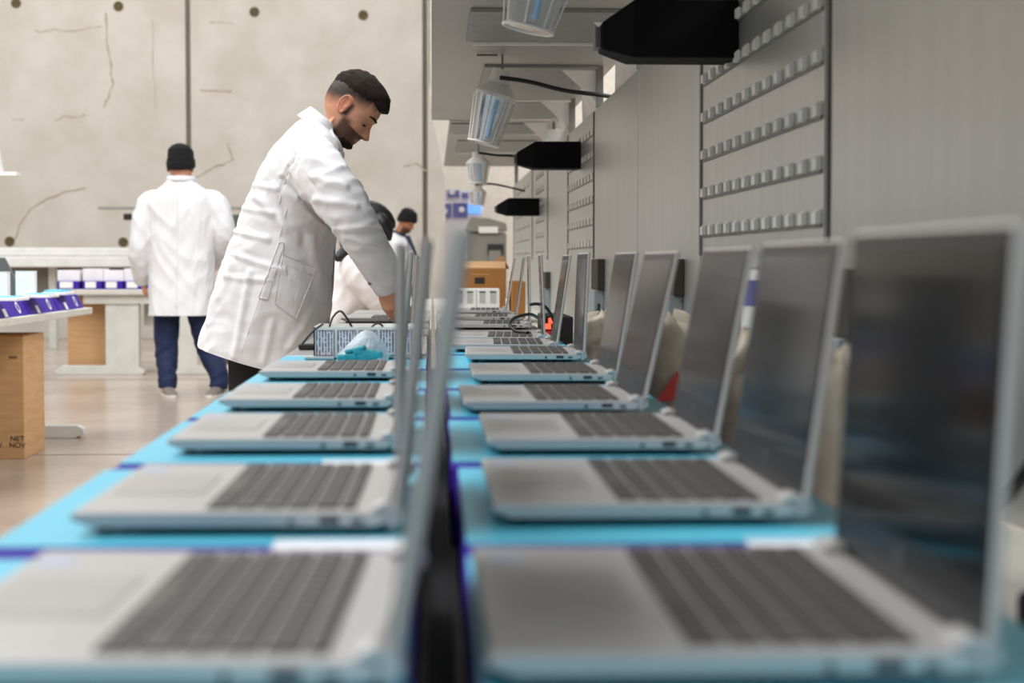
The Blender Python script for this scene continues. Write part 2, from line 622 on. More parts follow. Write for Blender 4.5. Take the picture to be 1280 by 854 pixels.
for y in (5.12, 6.4, 7.65, 8.9):
    part(MB().prism([(XW + 0.018, ZT + 0.01), (XW + 0.018, HC - 0.002), (XW - 0.14, HC - 0.002)], 1, y + 0.02, y + 0.024), 'gusset', M['white_paint'], can)
    part(MB().add([(XW + 0.02, y + 0.03, ZT), (XW + 0.02, y + 0.85, ZT), (XW - 0.02, y + 0.45, HC), (XW + 0.03, y + 0.03, ZT), (XW + 0.03, y + 0.85, ZT), (XW - 0.01, y + 0.45, HC)],
                  [(0, 1, 2), (5, 4, 3), (0, 3, 4, 1), (1, 4, 5, 2), (2, 5, 3, 0)]), 'deflector', M['white_paint'], can)
part(MB().tube([at_y(596, 69, 6.0) + Vector((0, 0, 0.0)), at_y(622, 69, 6.0)], 0.004), 'rod', M['steel_dark'], can)

# black housings on the steel wall
for (px0, px1, yt, yb, Y, tap, lab) in ((750, 916, 4, 77, 3.5, 0.22, 'large matte black tapered housing high on steel wall, nearest the camera'),
                                        (646, 724, 178, 212, 7.15, 0.26, 'matte black tapered housing in the middle of three on the steel wall'),
                                        (621, 674, 248, 270, 9.9, 0.24, 'small looking matte black tapered housing, farthest along the steel wall')):
    p0, p1 = at_y(px0, yt, Y), at_y(px1, yb, Y)
    t = thing('black_housing', lab, 'equipment box', (p1.x, Y, (p0.z + p1.z) / 2), 0, 'black housings on the steel wall')
    x0, x1, z1, z0 = p0.x, p1.x, p0.z, p1.z
    L, H = x1 - x0, z1 - z0
    d = 0.13
    R1 = [(x1, -d / 2, z0), (x1, d / 2, z0), (x1, d / 2, z1), (x1, -d / 2, z1)]
    R2 = [(x0 + L * tap, -d / 2, z0), (x0 + L * tap, d / 2, z0), (x0 + L * tap * 1.1, d / 2, z1), (x0 + L * tap * 1.1, -d / 2, z1)]
    R3 = [(x0, -d * .3, z0 + H * .16), (x0, d * .3, z0 + H * .16), (x0, d * .3, z0 + H * .62), (x0, -d * .3, z0 + H * .62)]
    part(MB().loft([[(q[0], q[1] + Y, q[2]) for q in r] for r in (R1, R2, R3)]), 'shell', M['blackbox'], t, bevel=0.003)
    part(MB().box((x1, Y - 0.04, z0 + H * .2), (XW - 0.0005 if x1 < XW - .004 else x1 + .002, Y + 0.04, z1 - H * .2)), 'bracket', M['steel'], t, bevel=0.003)
    part(MB().box((x0 - 0.012, Y - d * .22, z0 + H * .2), (x0, Y + d * .22, z0 + H * .56)), 'end_cap', M['grey_dark'], t, bevel=0.002)

# hanging lamps with mirrored flared shades
def lamp(top, bot, wpx, Y, lab, glass=False):
    A, B = at_y(top[0], top[1], Y), at_y(bot[0], bot[1], Y)
    ax = (B - A)
    L = ax.length
    ax.normalize()
    wd = wpx / FPX * Y / 2
    t = thing('hanging_lamp', lab, 'lamp', A, 0, 'lamps hanging under the canopy')
    sx = Vector((0, 1, 0)).cross(ax).normalized()
    sy = Vector((0, 1, 0))

    def sq(f, hw, pw=3.2):
        return ringe(A + ax * L * f, sx * hw, sy * hw, 28, pw)
    part(MB().loft([sq(0, wd * .46), sq(.18, wd * .50), sq(.34, wd * .95), sq(.38, wd * .95)]), 'lamp_cap', M['lampwhite'], t)
    rings = [sq(.37, wd * .9, 4), sq(.6, wd * .80, 4), sq(.97, wd * .66, 3), sq(1.0, wd * .66, 3)]
    part(MB().loft(rings), 'lamp_shade', M['glass'] if glass else M['lampglass'], t)
    # ribs on the shade
    rb = MB()
    for k in range(8):
        a = 2 * PI * k / 8 + 0.2
        d = sx * math.cos(a) + sy * math.sin(a)
        rb.tube([A + ax * L * .38 + d * wd * 1.0, A + ax * L * .98 + d * wd * .72], wd * .035, 6)
    part(rb, 'rib', M['lampwhite'], t)
    rr = MB()
    ring = [A + ax * L + (sx * math.cos(a) + sy * math.sin(a)) * wd * .72 for a in [2 * PI * k / 24 for k in range(25)]]
    rr.tube(ring, wd * .05, 6)
    part(rr, 'rim', M['lampwhite'], t)
    d0 = A + ax * L * .42 - sy * wd * .9 - sx * wd * .1
    part(MB().tube([d0, d0 + ax * L * .5 + sy * wd * .2], wd * .1, 8), 'lamp_tube', M['bulb'], t)
    part(MB().tube([A, Vector((A.x, A.y, HC))], 0.004, 6), 'rod', M['steel_dark'], t)
    return A, ax, L


lamp((684, -70), (660, 36), 88, 4.1, 'big ribbed glass lamp cut off by the top edge of the photo', True)
la = lamp((628, 88), (604, 179), 54, 6.06, 'tilted mirrored lamp with white cap and thick black cable under canopy')
lb = lamp((598, 190), (597, 229), 31, 9.3, 'smaller mirrored lamp with black cable reaching the middle black housing')
lc = lamp((597, 231), (596, 256), 24, 11.5, 'farthest pale lamp under the canopy near the blue screen')
for pts, Y, r, lab in (([(625, 97), (660, 102), (705, 113), (745, 118), (771, 122)], 6.0, 0.0075, 'thick black cable running from the tilted mirrored lamp to the steel wall'),
                       ([(598, 191), (620, 194), (645, 196), (647, 207)], 7.15, 0.005, 'black cable from the smaller lamp to the middle black housing'),
                       ([(594, 231), (615, 230), (640, 235), (656, 239)], 10.5, 0.006, 'thin black cable sagging between farthest lamp and steel wall')):
    tag(MB().tube([at_y(x, y, Y + 0.02 * i) for i, (x, y) in enumerate(pts)], r, 8, smooth=5).build('lamp_cable', M['cable'], smooth=True), lab, 'cable')
p = at_y(698, 178, 7.9)
t = thing('white_ballast_box', 'small white box with a bent strap hung at the canopy behind the middle black housing', 'box', p)
part(MB().box((p.x - 0.054, p.y - 0.05, p.z), (p.x + 0.054, p.y + 0.05, p.z + 0.055)), 'box_body', M['white_paint'], t, bevel=0.003)
part(MB().tube([p + Vector((-.035, 0, .05)), p + Vector((-.03, 0, .1)), p + Vector((-.005, 0, .09)), p + Vector((0.005, 0, .05))], 0.006, 6, smooth=4), 'strap', M['white_paint'], t)

# ------------------------------------------------------------------ cartons under the laptops
CW, CL = 0.296, 0.5


def make_carton():
    t = thing('product_carton', '', 'carton', (0, 0, 0))
    MB().box((0, 0, 0), (CW, CL - 0.004, 0.078)).build('carton_body', M['purple'], t, bevel=0.003)
    MB().box((0.002, 0.025, 0.078), (CW - 0.002, CL - 0.028, 0.0795)).build('carton_lid', M['cyan'], t)
    MB().box((CW - 0.10, 0.004, 0.078), (CW - 0.012, 0.05, 0.0795)).build('white_strip', M['label'], t)
    return t


ORD = ['first', 'second', 'third', 'fourth', 'fifth', 'sixth', 'seventh', 'eighth', 'ninth', 'tenth', 'eleventh', 'twelfth', 'thirteenth', 'fourteenth']
ct = make_carton()
WHITE = {}


def white_version(root):
    for c in COL.objects:
        if c.parent == root:
            k = c.data.name
            if k not in WHITE:
                me = c.data.copy()
                me.materials.clear()
                me.materials.append(M['bench_metal'] if 'body' in k else M['silver_pad'])
                WHITE[k] = me
            c.data = WHITE[k]


first = True
for side, x0 in (('left', -0.306), ('right', 0.019)):
    y = 0.68 - 0.5
    for i in range(14):
        o = ct if first else copy_tree(ct)
        first = False
        o.location = (x0 + (random.uniform(-.002, .004) if i > 1 else 0), y + 0.5 * i, ZB)
        o.rotation_euler.z = random.uniform(-0.004, 0.004)
        if (side == 'left' and i > 6) or (side == 'right' and i > 8):
            white_version(o)
            tag(o, f'plain pale carton with white lid, {ORD[i]} from the camera in the {side} row', 'carton', f'cartons in the {side} row under laptops')
            continue
        n = ORD[i]
        tag(o, f'purple carton with cyan lid, {n} from the camera in the {side} row', 'carton', f'cartons in the {side} row under laptops')

# ------------------------------------------------------------------ laptops
D, W = 0.224, 0.302


def text_mesh(txt, size, ext):
    c = bpy.data.curves.new('txt', 'FONT')
    c.body = txt
    c.size = size
    c.extrude = ext
    c.align_x = 'CENTER'
    c.align_y = 'CENTER'
    o = bpy.data.objects.new('txt', c)
    COL.objects.link(o)
    dg = bpy.context.evaluated_depsgraph_get()
    dg.update()
    me = bpy.data.meshes.new_from_object(o.evaluated_get(dg))
    bpy.data.objects.remove(o)
    return me


def text_obj(txt, size, m, parent, loc, rot, ext=0.0004, name='lettering'):
    me = text_mesh(txt, size, ext)
    me.name = name
    me.materials.clear()
    me.materials.append(m)
    o = bpy.data.objects.new(name, me)
    COL.objects.link(o)
    o.parent = parent
    o.location = loc
    o.rotation_euler = rot
    return o


def make_laptop(keys_single):
    t = thing('laptop', '', 'laptop', (0, 0, 0))
    MB().prism([(0.0, 0.0112), (0.014, 0.0058), (0.216, 0.0052), (0.224, 0.008), (0.224, 0.0155), (0.002, 0.0165)], 1, 0, W).build('base', M['silver'], t, bevel=0.0012)
    for x in (0.02, 0.2):
        for y in (0.03, W - 0.03):
            MB().disc((x, y, 0.0028), 0.006, 2, 0.0052, 10).build('rubber_foot', M['dark'], t)
    MB().box((0.012, 0.098, 0.0160), (0.080, 0.210, 0.0169)).build('touchpad', M['silver_pad'], t)
    # keyboard: six rows running along y
    rows = []
    x = 0.094
    lay = [[1, 1, 1, 1.2, 5.2, 1.2, 1, 1, 1, 1], [2.2] + [1] * 10 + [2.4], [1.8] + [1] * 11 + [1.8], [1.5] + [1] * 12 + [1.1], [1] * 13 + [1.6], [0.97] * 15]
    joined = MB()
    cache = {}
    for r, row in enumerate(lay):
        dp = 0.0165 if r < 5 else 0.0105
        tot = sum(row)
        unit = 0.270 / tot
        y = 0.0175
        for wkey in row:
            wy = wkey * unit - 0.0030
            def kb(mb, ox, oy):
                a, b2 = 0.0006, 0.0015
                r0 = [(ox, oy, 0.0160), (ox + dp, oy, 0.0160), (ox + dp, oy + wy, 0.0160), (ox, oy + wy, 0.0160)]
                r1 = [(ox + a, oy + a, 0.0183), (ox + dp - a, oy + a, 0.0183), (ox + dp - a, oy + wy - a, 0.0183), (ox + a, oy + wy - a, 0.0183)]
                mb.loft([r0, r1])
            if keys_single:
                kk = (round(wy, 5), dp)
                if kk not in cache:
                    mb = MB()
                    kb(mb, 0, 0)
                    cache[kk] = mb.mesh('key', M['key'])
                o = bpy.data.objects.new('key', cache[kk])
                COL.objects.link(o)
                o.parent = t
                o.location = (x, y, 0)
            else:
                kb(joined, x, y)
            y += wkey * unit
        x += dp + 0.0027
    if not keys_single:
        tag(joined.build('keys', M['key'], t), kind='stuff')
    # ports on the near side
    MB().box((0.176, -0.0006, 0.0078), (0.190, 0.003, 0.0128)).build('usb_port', M['port'], t)
    MB().disc((0.156, 0.0, 0.0095), 0.0022, 1, 0.0016, 12).build('audio_jack', M['port'], t)
    MB().box((0.199, -0.0006, 0.0078), (0.207, 0.003, 0.0108)).build('card_slot', M['port'], t)
    for y0 in (0.0, W - 0.030):
        MB().prism([(0.2135, 0.0165), (0.2135, 0.0195), (0.222, 0.0225), (0.234, 0.019), (0.236, 0.010), (0.228, 0.005), (0.2245, 0.005), (0.2245, 0.0165)], 1, y0, y0 + 0.030).build('hinge', M['silver'], t, bevel=0.001)
    MB().box((0.010, 0.246, 0.0165), (0.030, 0.266, 0.0168)).build('sticker', M['sticker'], t)
    lid = MB().box((0.0, 0.0, -0.006), (0.0055, W, 0.198)).build('lid', M['lid'], t, bevel=0.0015)
    lid.location = (0.2275, 0, 0.0135)
    MB().box((-0.0010, 0.0025, 0.002), (0.0004, W - 0.0025, 0.1955)).build('bezel', M['bezel'], lid)
    MB().box((-0.0014, 0.009, 0.032), (-0.0008, W - 0.009, 0.186)).build('screen', M['screen'], lid)
    em = MB()
    n = 24
    em.loft([[(-0.0015, W / 2 + r * math.cos(2 * PI * k / n), 0.021 + r * math.sin(2 * PI * k / n)) for k in range(n)] for r in (0.0062, 0.0054)], cap=False)
    em.build('emblem', M['emblem'], lid)
    text_obj('hp', 0.0085, M['emblem'], lid, (-0.0015, W / 2, 0.0215), (PI / 2, 0, -PI / 2), 0.0002, 'emblem_letters')
    return t


near_lap = make_laptop(True)
far_lap = make_laptop(False)
used = {'near': False, 'far': False}
ZL = ZC + 0.0005


def put_laptop(hinge, tilt, label, group, near, yaw=0.0, h=ZL, scale=1.0):
    """hinge: pixel of the near rear corner of the base"""
    k = 'near' if near else 'far'
    src = near_lap if near else far_lap
    o = src if not used[k] else copy_tree(src)
    used[k] = True
    p = at_z(hinge[0], hinge[1], h)
    off = Matrix.Rotation(yaw, 3, 'Z') @ Vector((D + 0.004, 0, 0))
    o.location = (p.x - off.x, p.y - off.y, h)
    o.rotation_euler = (0, 0, yaw)
    tag(o, label, 'laptop', group)
    for c in COL.objects:
        if c.parent == o and c.name.split('.')[0] == 'lid':
            c.rotation_euler = (0, math.radians(tilt), 0)
    return o


RG, LG = 'open laptops in the right row', 'open laptops in the left row'
right = [((1234, 858), 3.2, 1, -.0, 'nearest open laptop of right row, huge blurred black screen at photo edge'),
         ((1003, 656), 8.0, 1, 0, 'second open laptop from the camera in right row, screen below a clip panel'),
         ((892, 568), 10.6, 1, 0, 'third open silver laptop from the camera in right row'),
         ((803, 517), 12.6, 1, 0.01, 'fourth open silver laptop in right row, screen tilted far back'),
         ((770, 480), 9.0, 1, 0, 'fifth open laptop in right row, its screen before a pale crumpled bag'),
         ((729, 453), 2.5, 0, -.02, 'sixth open laptop in right row, narrow upright screen under the second clip panel'),
         ((695, 440), 8.5, 0, -0.03, 'seventh open laptop in right row, screen seen nearly edge on, before the red lights'),
         ((680, 430), -2.5, 0, -0.046, 'eighth open laptop in right row, thin screen leaning slightly forward'),
         ((662, 412), -1.0, 0, -0.045, 'ninth open laptop in right row, thin upright screen beyond the cable loop'),
         ((645, 402), 7.5, 0, -0.04, 'tenth open laptop in right row, tilted thin screen beside the brown carton'),
         ((633, 393), 9.0, 0, -0.035, 'farthest open laptop in right row, right in front of the white printed boxes')]
for h, ti, nr, yw, lab in right:
    put_laptop(h, ti, lab, RG, nr, yw)
left = [((484, 872), 8.8, 1, -.032, 'nearest open laptop of left row, big blurred keyboard at lower left'),
        ((491, 668), 6.2, 1, -.012, 'second open laptop from the camera in left row'),
        ((494, 568), 0.8, 1, 0.0, 'third open laptop in left row, bright screen edge upright before the sleeve cuff'),
        ((494, 514), 1.5, 1, 0.0, 'fourth open silver laptop in left row, beside the black trousers'),
        ((499, 476), 5.0, 0, 0.0, 'fifth open laptop in left row, just before the teal packs'),
        ((513, 421), 4.0, 0, -0.01, 'open laptop in left row behind the printed white tray'),
        ((516, 404), 5.0, 0, -0.01, 'farthest open laptop in left row, in front of the stooping person in white')]
for h, ti, nr, yw, lab in left:
    put_laptop(h, ti, lab, LG, nr, yw)

# ------------------------------------------------------------------ things on the bench
# white printed tray, bag with teal packs, cables
p = at_z(393, 447, ZC)
TW = 0.215
ty = 3.52
x0 = at_y(392, 430, ty).x
t = thing('printed_tray', 'white cardboard tray printed with five label panels, beyond the fifth left laptop', 'tray', (x0 + TW / 2, ty + .1, ZC))
zt = at_y(392, 409, ty).z
part(MB().box((x0, ty, ZC), (x0 + TW, ty + 0.003, zt)).box((x0, ty + 0.2, ZC), (x0 + TW, ty + 0.203, zt)).box((x0, ty, ZC), (x0 + 0.003, ty + 0.2, zt)).box((x0 + TW - .003, ty, ZC), (x0 + TW, ty + 0.2, zt)).box((x0, ty, ZC), (x0 + TW, ty + 0.2, ZC + 0.003)), 'tray_body', M['white_paint'], t)
for k in range(5):
    a = x0 + 0.005 + k * 0.0425
    o = MB().box((0, -0.0012, 0), (0.036, 0, zt - ZC - 0.012)).build('printed_panel', M['text_v'], t)
    o.location = (a - t.location.x, ty - t.location.y, 0.006)
    fr = MB()
    hh = zt - ZC - 0.012
    for q in ((0, 0, .0012, hh), (.0348, 0, .036, hh), (0, 0, .036, .0012), (0, hh - .0012, .036, hh)):
        fr.box((q[0], -0.0018, q[1]), (q[2], -0.001, q[3]))
    f2 = fr.build('panel_border', M['grey_dark'], o)
for pts, Y, lab in (([(411, 412), (416, 397), (425, 389), (433, 397), (441, 411)], 3.6, 'thin black cable arching up out of the printed tray, beside the white coat'),
                    ([(462, 413), (468, 406), (475, 405), (481, 412)], 3.62, 'short black cable loop over the right part of the printed tray'),
                    ([(378, 430), (386, 420), (394, 412), (404, 405)], 3.5, 'black cable lying at the left end of the printed tray')):
    tag(MB().tube([at_y(x, y, Y) for x, y in pts], 0.0022, 6, smooth=6).build('cable', M['cable'], smooth=True), lab, 'cable')
# a bag with teal packs
bc = at_z(452, 452, ZC) + Vector((0, 0.03, 0))
t = thing('plastic_bag', 'crumpled clear plastic bag of teal packs on the cartons before the printed tray', 'bag', bc)
bm = MB()
rg = []
for k, (zz, rx, ry, ox) in enumerate(((0.001, .046, .035, 0), (.012, .05, .037, 0), (.03, .036, .03, .006), (.045, .024, .022, .010), (.056, .012, .012, .010), (.060, .004, .004, .010))):
    rg.append([(bc.x + ox + rx * math.cos(a) * (1 + .14 * math.sin(5 * a + k)), bc.y + ry * math.sin(a) * (1 + .1 * math.cos(4 * a + k * 2)), bc.z + zz) for a in [2 * PI * i / 28 for i in range(28)]])
part(bm.loft(rg), 'bag_film', M['bag'], t, smooth=False)
for (dx, dz, sx, sz, ry) in ((-.022, .004, .05, .012, .12), (.004, .012, .045, .012, -.1), (.016, .004, .05, .014, .15), (-.01, .020, .04, .008, .25)):
    o = MB().cbox((0, 0, sz / 2), (sx, 0.04, sz)).build('teal_pack', M['teal'], t, bevel=0.003)
    o.location = (dx, -0.026, dz)
    o.rotation_euler = (0, -ry, random.uniform(-.3, .3))
q = at_z(400, 449, ZC)
t = MB().box((-0.03, -0.01, 0), (0.03, 0.01, 0.006)).build('thin_silver_drive', M['silver'], bevel=0.002, loc=(q.x, q.y - 0.02, ZC + 0.0005))
tag(t, 'thin silver slab lying on the cyan carton left of the teal packs', 'device')
q = at_z(385, 437, ZC)
t = MB().box((-0.02, -0.02, 0), (0.02, 0.02, 0.012)).build('black_adapter', M['dark'], bevel=0.003, loc=(q.x, q.y, ZC + 0.0005))
tag(t, 'small black adapter at the left end of the printed tray', 'device')

# brown carton and white printed boxes at the far end
bx0, bx1 = at_y(574, 360, 8.0).x, at_y(632, 360, 8.0).x
zt = at_y(574, 336, 8.0).z
t = thing('brown_carton', 'open brown cardboard box at the far end of the bench, flaps standing up', 'carton', ((bx0 + bx1) / 2, 8.15, ZB))
part(MB().box((bx0, 8.0, ZB), (bx1, 8.3, zt)), 'box_body', M['cardboard_d'], t, bevel=0.002)
part(MB().add([(bx0, 8.0, zt), (bx1, 8.0, zt), (bx1 + .01, 8.28, zt + .03), (bx0 + .01, 8.28, zt + .03)] + [(bx0, 8.0, zt + .004), (bx1, 8.0, zt + .004), (bx1 + .01, 8.28, zt + .034), (bx0 + .01, 8.28, zt + .034)],
              [(0, 1, 2, 3), (7, 6, 5, 4), (0, 4, 5, 1), (1, 5, 6, 2), (2, 6, 7, 3), (3, 7, 4, 0)]), 'flap', M['cardboard'], t)
part(MB().prism([(bx1 - .05, zt), (bx1 + .03, zt - .002), (bx1, zt + .06), (bx1 - .03, zt + .05)], 1, 8.29, 8.294), 'flap', M['cardboard'], t)
part(MB().prism([(bx0 - .02, zt - 0.01), (bx0 + .05, zt), (bx0 + .03, zt + .06)], 1, 8.31, 8.314), 'flap', M['cardboard'], t)
part(MB().box((bx0 + .07, 7.9985, zt - .068), (bx0 + .115, 8.0, zt - .04)), 'printed_mark', M['ink'], t)
part(MB().box((bx0 + .05, 7.9988, zt - .028), (bx0 + .135, 8.0, zt - .024)), 'printed_line', M['cardboard'], t)
for k in range(2):
    a = at_y(567 + 29 * k, 375, 7.6).x
    b = at_y(595.5 + 29 * k, 375, 7.6).x
    z1 = at_y(567, 361, 7.6).z
    t = thing('white_box', ['left of two white boxes with grey printed bars before the brown carton', 'right of two white boxes with grey printed bars before the brown carton'][k], 'box', ((a + b) / 2, 7.65, ZB), 0, 'white printed boxes')
    part(MB().box((a, 7.6, ZB), (b, 7.75, z1)), 'box_body', M['white_paint'], t, bevel=0.002)
    for j in range(2):
        o = MB().box((0, -0.001, 0), (0.026, 0, 0.055)).build('printed_bars', M['text_g'], t)
        o.location = (-(b - a) / 2 + .012 + j * .046, -0.05, 0.095)
        part(MB().box((a + .01 + j * .046, 7.5985, z1 - .018), (a + .038 + j * .046, 7.6, z1 - .012)), 'printed_title', M['grey_dark'], t)
q0 = at_y(640, 352, 7.9)
t = MB().box((q0.x, 7.9, ZB), (q0.x + .06, 8.2, q0.z)).build('dark_carton', M['cardboard_d'], bevel=0.002)
tag(t, 'small brown carton right beside the open brown box', 'carton')

# clutter between the laptops and the steel wall
XB = 0.42


def crumpled(name, pos, rx, ry, h, m, lab, cat, seed, red=False):
    t = thing(name, lab, cat, pos)
    rg = []
    nn = 26
    prof = [(0, .8), (.08, .95), (.2, .98), (.3, .9), (.4, 1.0), (.52, .93), (.65, 1.0), (.78, .9), (.88, .97), (.95, .85), (1.0, .6), (1.02, .2)]
    for zf, rf in prof:
        rg.append([(pos[0] + rx * rf * math.cos(a) * (1 + .28 * noise.noise((math.cos(a) * 3.5 + seed, math.sin(a) * 3.5, zf * 9))),
                    pos[1] + ry * rf * math.sin(a) * (1 + .28 * noise.noise((math.cos(a) * 3.5, math.sin(a) * 3.5 + seed, zf * 9))),
                    pos[2] + h * zf * (1 + .07 * math.sin(3 * a + seed) + .04 * math.sin(7 * a))) for a in [2 * PI * i / nn for i in range(nn)]])
    rg[0] = [(q[0], q[1], pos[2]) for q in rg[0]]
    part(MB().loft(rg), 'bag_film', m, t, smooth=True)
    if red:
        part(MB().prism([(pos[0] - .03, pos[2] + h * .22), (pos[0] + .02, pos[2] + h * .22), (pos[0] + .005, pos[2] + h * .52)], 1, pos[1] - ry * 1.06, pos[1] - ry * 1.02), 'red_print', M['red'], t)
    return t


def on_bench(x, y, Y):
    p = at_y(x, y, Y)
    return (p.x, Y, ZB)


crumpled('parts_bag', on_bench(836, 470, 3.05), .055, .07, .17, M['bag_cream'], 'cream bag with a red print standing behind the fourth right laptop', 'bag', 1, True)
crumpled('parts_bag', on_bench(925, 500, 2.45), .05, .06, .165, M['bag_cream'], 'plain cream bag standing behind the third right laptop', 'bag', 5)
crumpled('parts_bag', on_bench(1043, 620, 1.86), .045, .06, .17, M['bag_cream'], 'pale bag behind the second right laptop with dark cables around it', 'bag', 9)
crumpled('parts_bag', on_bench(752, 440, 4.4), .05, .07, .14, M['bag_cream'], 'pale crumpled bag behind the fifth right laptop', 'bag', 13)
# dark slots and blue-grey socket boxes on the wall behind the screens
for k, (x, yt, ym, yb) in enumerate(((1062, 336, 420, 520), (934, 325, 382, 438), (848, 324, 369, 417), (752, 324, 362, 400), (686, 340, 360, 398))):
    Y = XW * FPX / (x - 540)
    a, b_, c = at_y(x, yt, Y).z, at_y(x, ym, Y).z, at_y(x, yb, Y).z
    nm = ['nearest', 'second', 'third', 'fourth', 'farthest'][k]
    t = thing('wall_socket_unit', f'{nm} dark slotted socket unit low on the steel wall behind the right screens', 'socket', (XW, Y, b_))
    part(MB().box((XW - 0.025, Y - .12, b_), (XW, Y + .12, a)), 'dark_cover', M['slot'], t, bevel=0.003)
    part(MB().box((XW - 0.035, Y - .10, c), (XW, Y + .10, b_)), 'socket_box', M['socket'], t, bevel=0.003)
    part(MB().box((XW - 0.04, Y - .11, c - .008), (XW, Y + .11, c)), 'socket_sill', M['dark'], t)
for k, (x, y, Y) in enumerate(((1062, 560, 2.0), (880, 520, 3.35), (716, 420, 4.9), (1270, 640, 1.2))):
    p = at_y(x, y, Y)
    X = min(p.x + .05, XW - .06)
    t = thing('power_brick', ['black power adapter with cable behind the second right laptop', 'black power adapter with cable behind the fourth right laptop', 'black power adapter with cable beside the red lights', 'black power adapter at right photo edge behind the nearest screen'][k], 'adapter', (X, Y, ZB))
    part(MB().box((X - .03, Y - .06, ZB), (X + .03, Y + .06, ZB + .035)), 'adapter_body', M['dark'], t, bevel=0.006)
    part(MB().tube([(X, Y + .055, ZB + .02), (X + .02, Y + .1, ZB + .09), (X + .035, Y + .14, ZB + .15), (X + .03, Y + .25, ZB + .08), (X - .01, Y + .3, ZB + .012)], .006, 8, smooth=5), 'adapter_cable', M['cable'], t, smooth=True)
    q = Vector((X - .07, Y + .12, ZB))
    tag(MB().tube([q + Vector((-.02, -.1, .008)), q + Vector((.02, -.04, .01)), q + Vector((-.03, .04, .02)), q + Vector((.03, .1, .014)), q + Vector((0, .2, .008))], .007, 8, smooth=6).build('power_cable', M['cable'], smooth=True),
        'black power cable lying on the bench ' + ['behind the second right laptop', 'behind the fourth right laptop', 'near the red lights', 'behind the nearest right laptop'][k], 'cable')
# power strip with red lights
YP = 5.1
xp = .36
t = thing('power_strip', 'power strip with glowing red switches on the bench beside the seventh right screen', 'power strip', (xp, YP + .2, ZB))
part(MB().box((xp - .03, YP, ZB), (xp + .05, YP + .4, ZB + .115)), 'strip_body', M['dark'], t, bevel=0.004)
for x, y in ((685, 408), (689, 401)):
    q = at_y(x, y, YP)
    part(MB().cbox((q.x, YP - .003, q.z), (.016, .008, .016)), 'red_light', M['led'], t, bevel=0.002)
q = at_y(684, 416, YP)
part(MB().cbox((q.x + .005, YP - .002, q.z), (.03, .006, .01)), 'red_stripe', M['red'], t)
tag(MB().tube([at_y(x, y, Yq) for x, y, Yq in ((660, 416, 4.3), (645, 414, 4.35), (637, 405, 4.4), (645, 397, 4.45), (662, 393, 4.5), (672, 397, 4.6))], .0042, 8, smooth=6).build('cable_loop', M['cable'], smooth=True),
    'black cable curling over the far right keyboards', 'cable')
tag(MB().tube([at_y(x, y, 4.62) for x, y in ((662, 381), (672, 380), (682, 384), (689, 394), (692, 402))], .0042, 8, smooth=6).build('cable_arc', M['cable'], smooth=True),
    'black cable arching above the red lights of the power strip', 'cable')
t = thing('blue_white_bottle', 'small white bottle with blue cap seen between the second and third right screens', 'bottle', on_bench(943, 330, 2.75))
px_, py_ = t.location.x, t.location.y
zb = at_y(943, 390, 2.75).z
part(MB().loft([ringe((px_, py_, z), (r, 0, 0), (0, r, 0), 20) for z, r in ((ZB, .02), (ZB + .2, .02), (zb + .05, .019), (zb + .07, .01))]), 'bottle_body', M['white_paint'], t, smooth=True)
part(MB().loft([ringe((px_, py_, z), (r, 0, 0), (0, r, 0), 20) for z, r in ((zb + .07, .013), (zb + .095, .012))]), 'bottle_cap', M['white_paint'], t)
part(MB().loft([ringe((px_, py_, z), (r, 0, 0), (0, r, 0), 20) for z, r in ((zb + .01, .0208), (zb + .05, .0208))]), 'bottle_label', M['display_purple'], t)

# ------------------------------------------------------------------ left background: tables and their things
def mat_tag(o, *a, **k):
    return tag(o, *a, **k)


# near table at the left edge with cartons on it
tx, ty1, tz = -1.88, 9.85, 0.70
t = thing('work_table', 'pale work table cut by the left photo edge, purple cartons along its side', 'table', (-2.5, 8.3, 0))
part(MB().box((-3.3, 6.6, tz - .035), (tx, ty1, tz)), 'table_top', M['laminate'], t, bevel=0.004)
for y in (7.2, 9.62):
    part(MB().prism([(-3.2, 0.03), (-3.15, 0.0), (-1.93, 0.0), (-1.88, 0.02), (-1.885, 0.05), (-1.92, 0.068), (-3.15, 0.068)], 1, y - .04, y + .04), 'foot', M['bench_metal'], t, bevel=0.004)
    part(MB().box((-2.65, y - .05, .068), (-2.5, y + .05, tz - .035)), 'leg', M['bench_metal'], t, bevel=0.004)
    part(MB().disc((-1.93, y, -0.0 + .012), .018, 2, .024, 12), 'foot_pad', M['dark'], t)
    part(MB().prism([(-2.0, tz - .035), (-2.5, tz - .035), (-2.5, tz - .12)], 1, y - .015, y + .015), 'bracket', M['dark'], t)


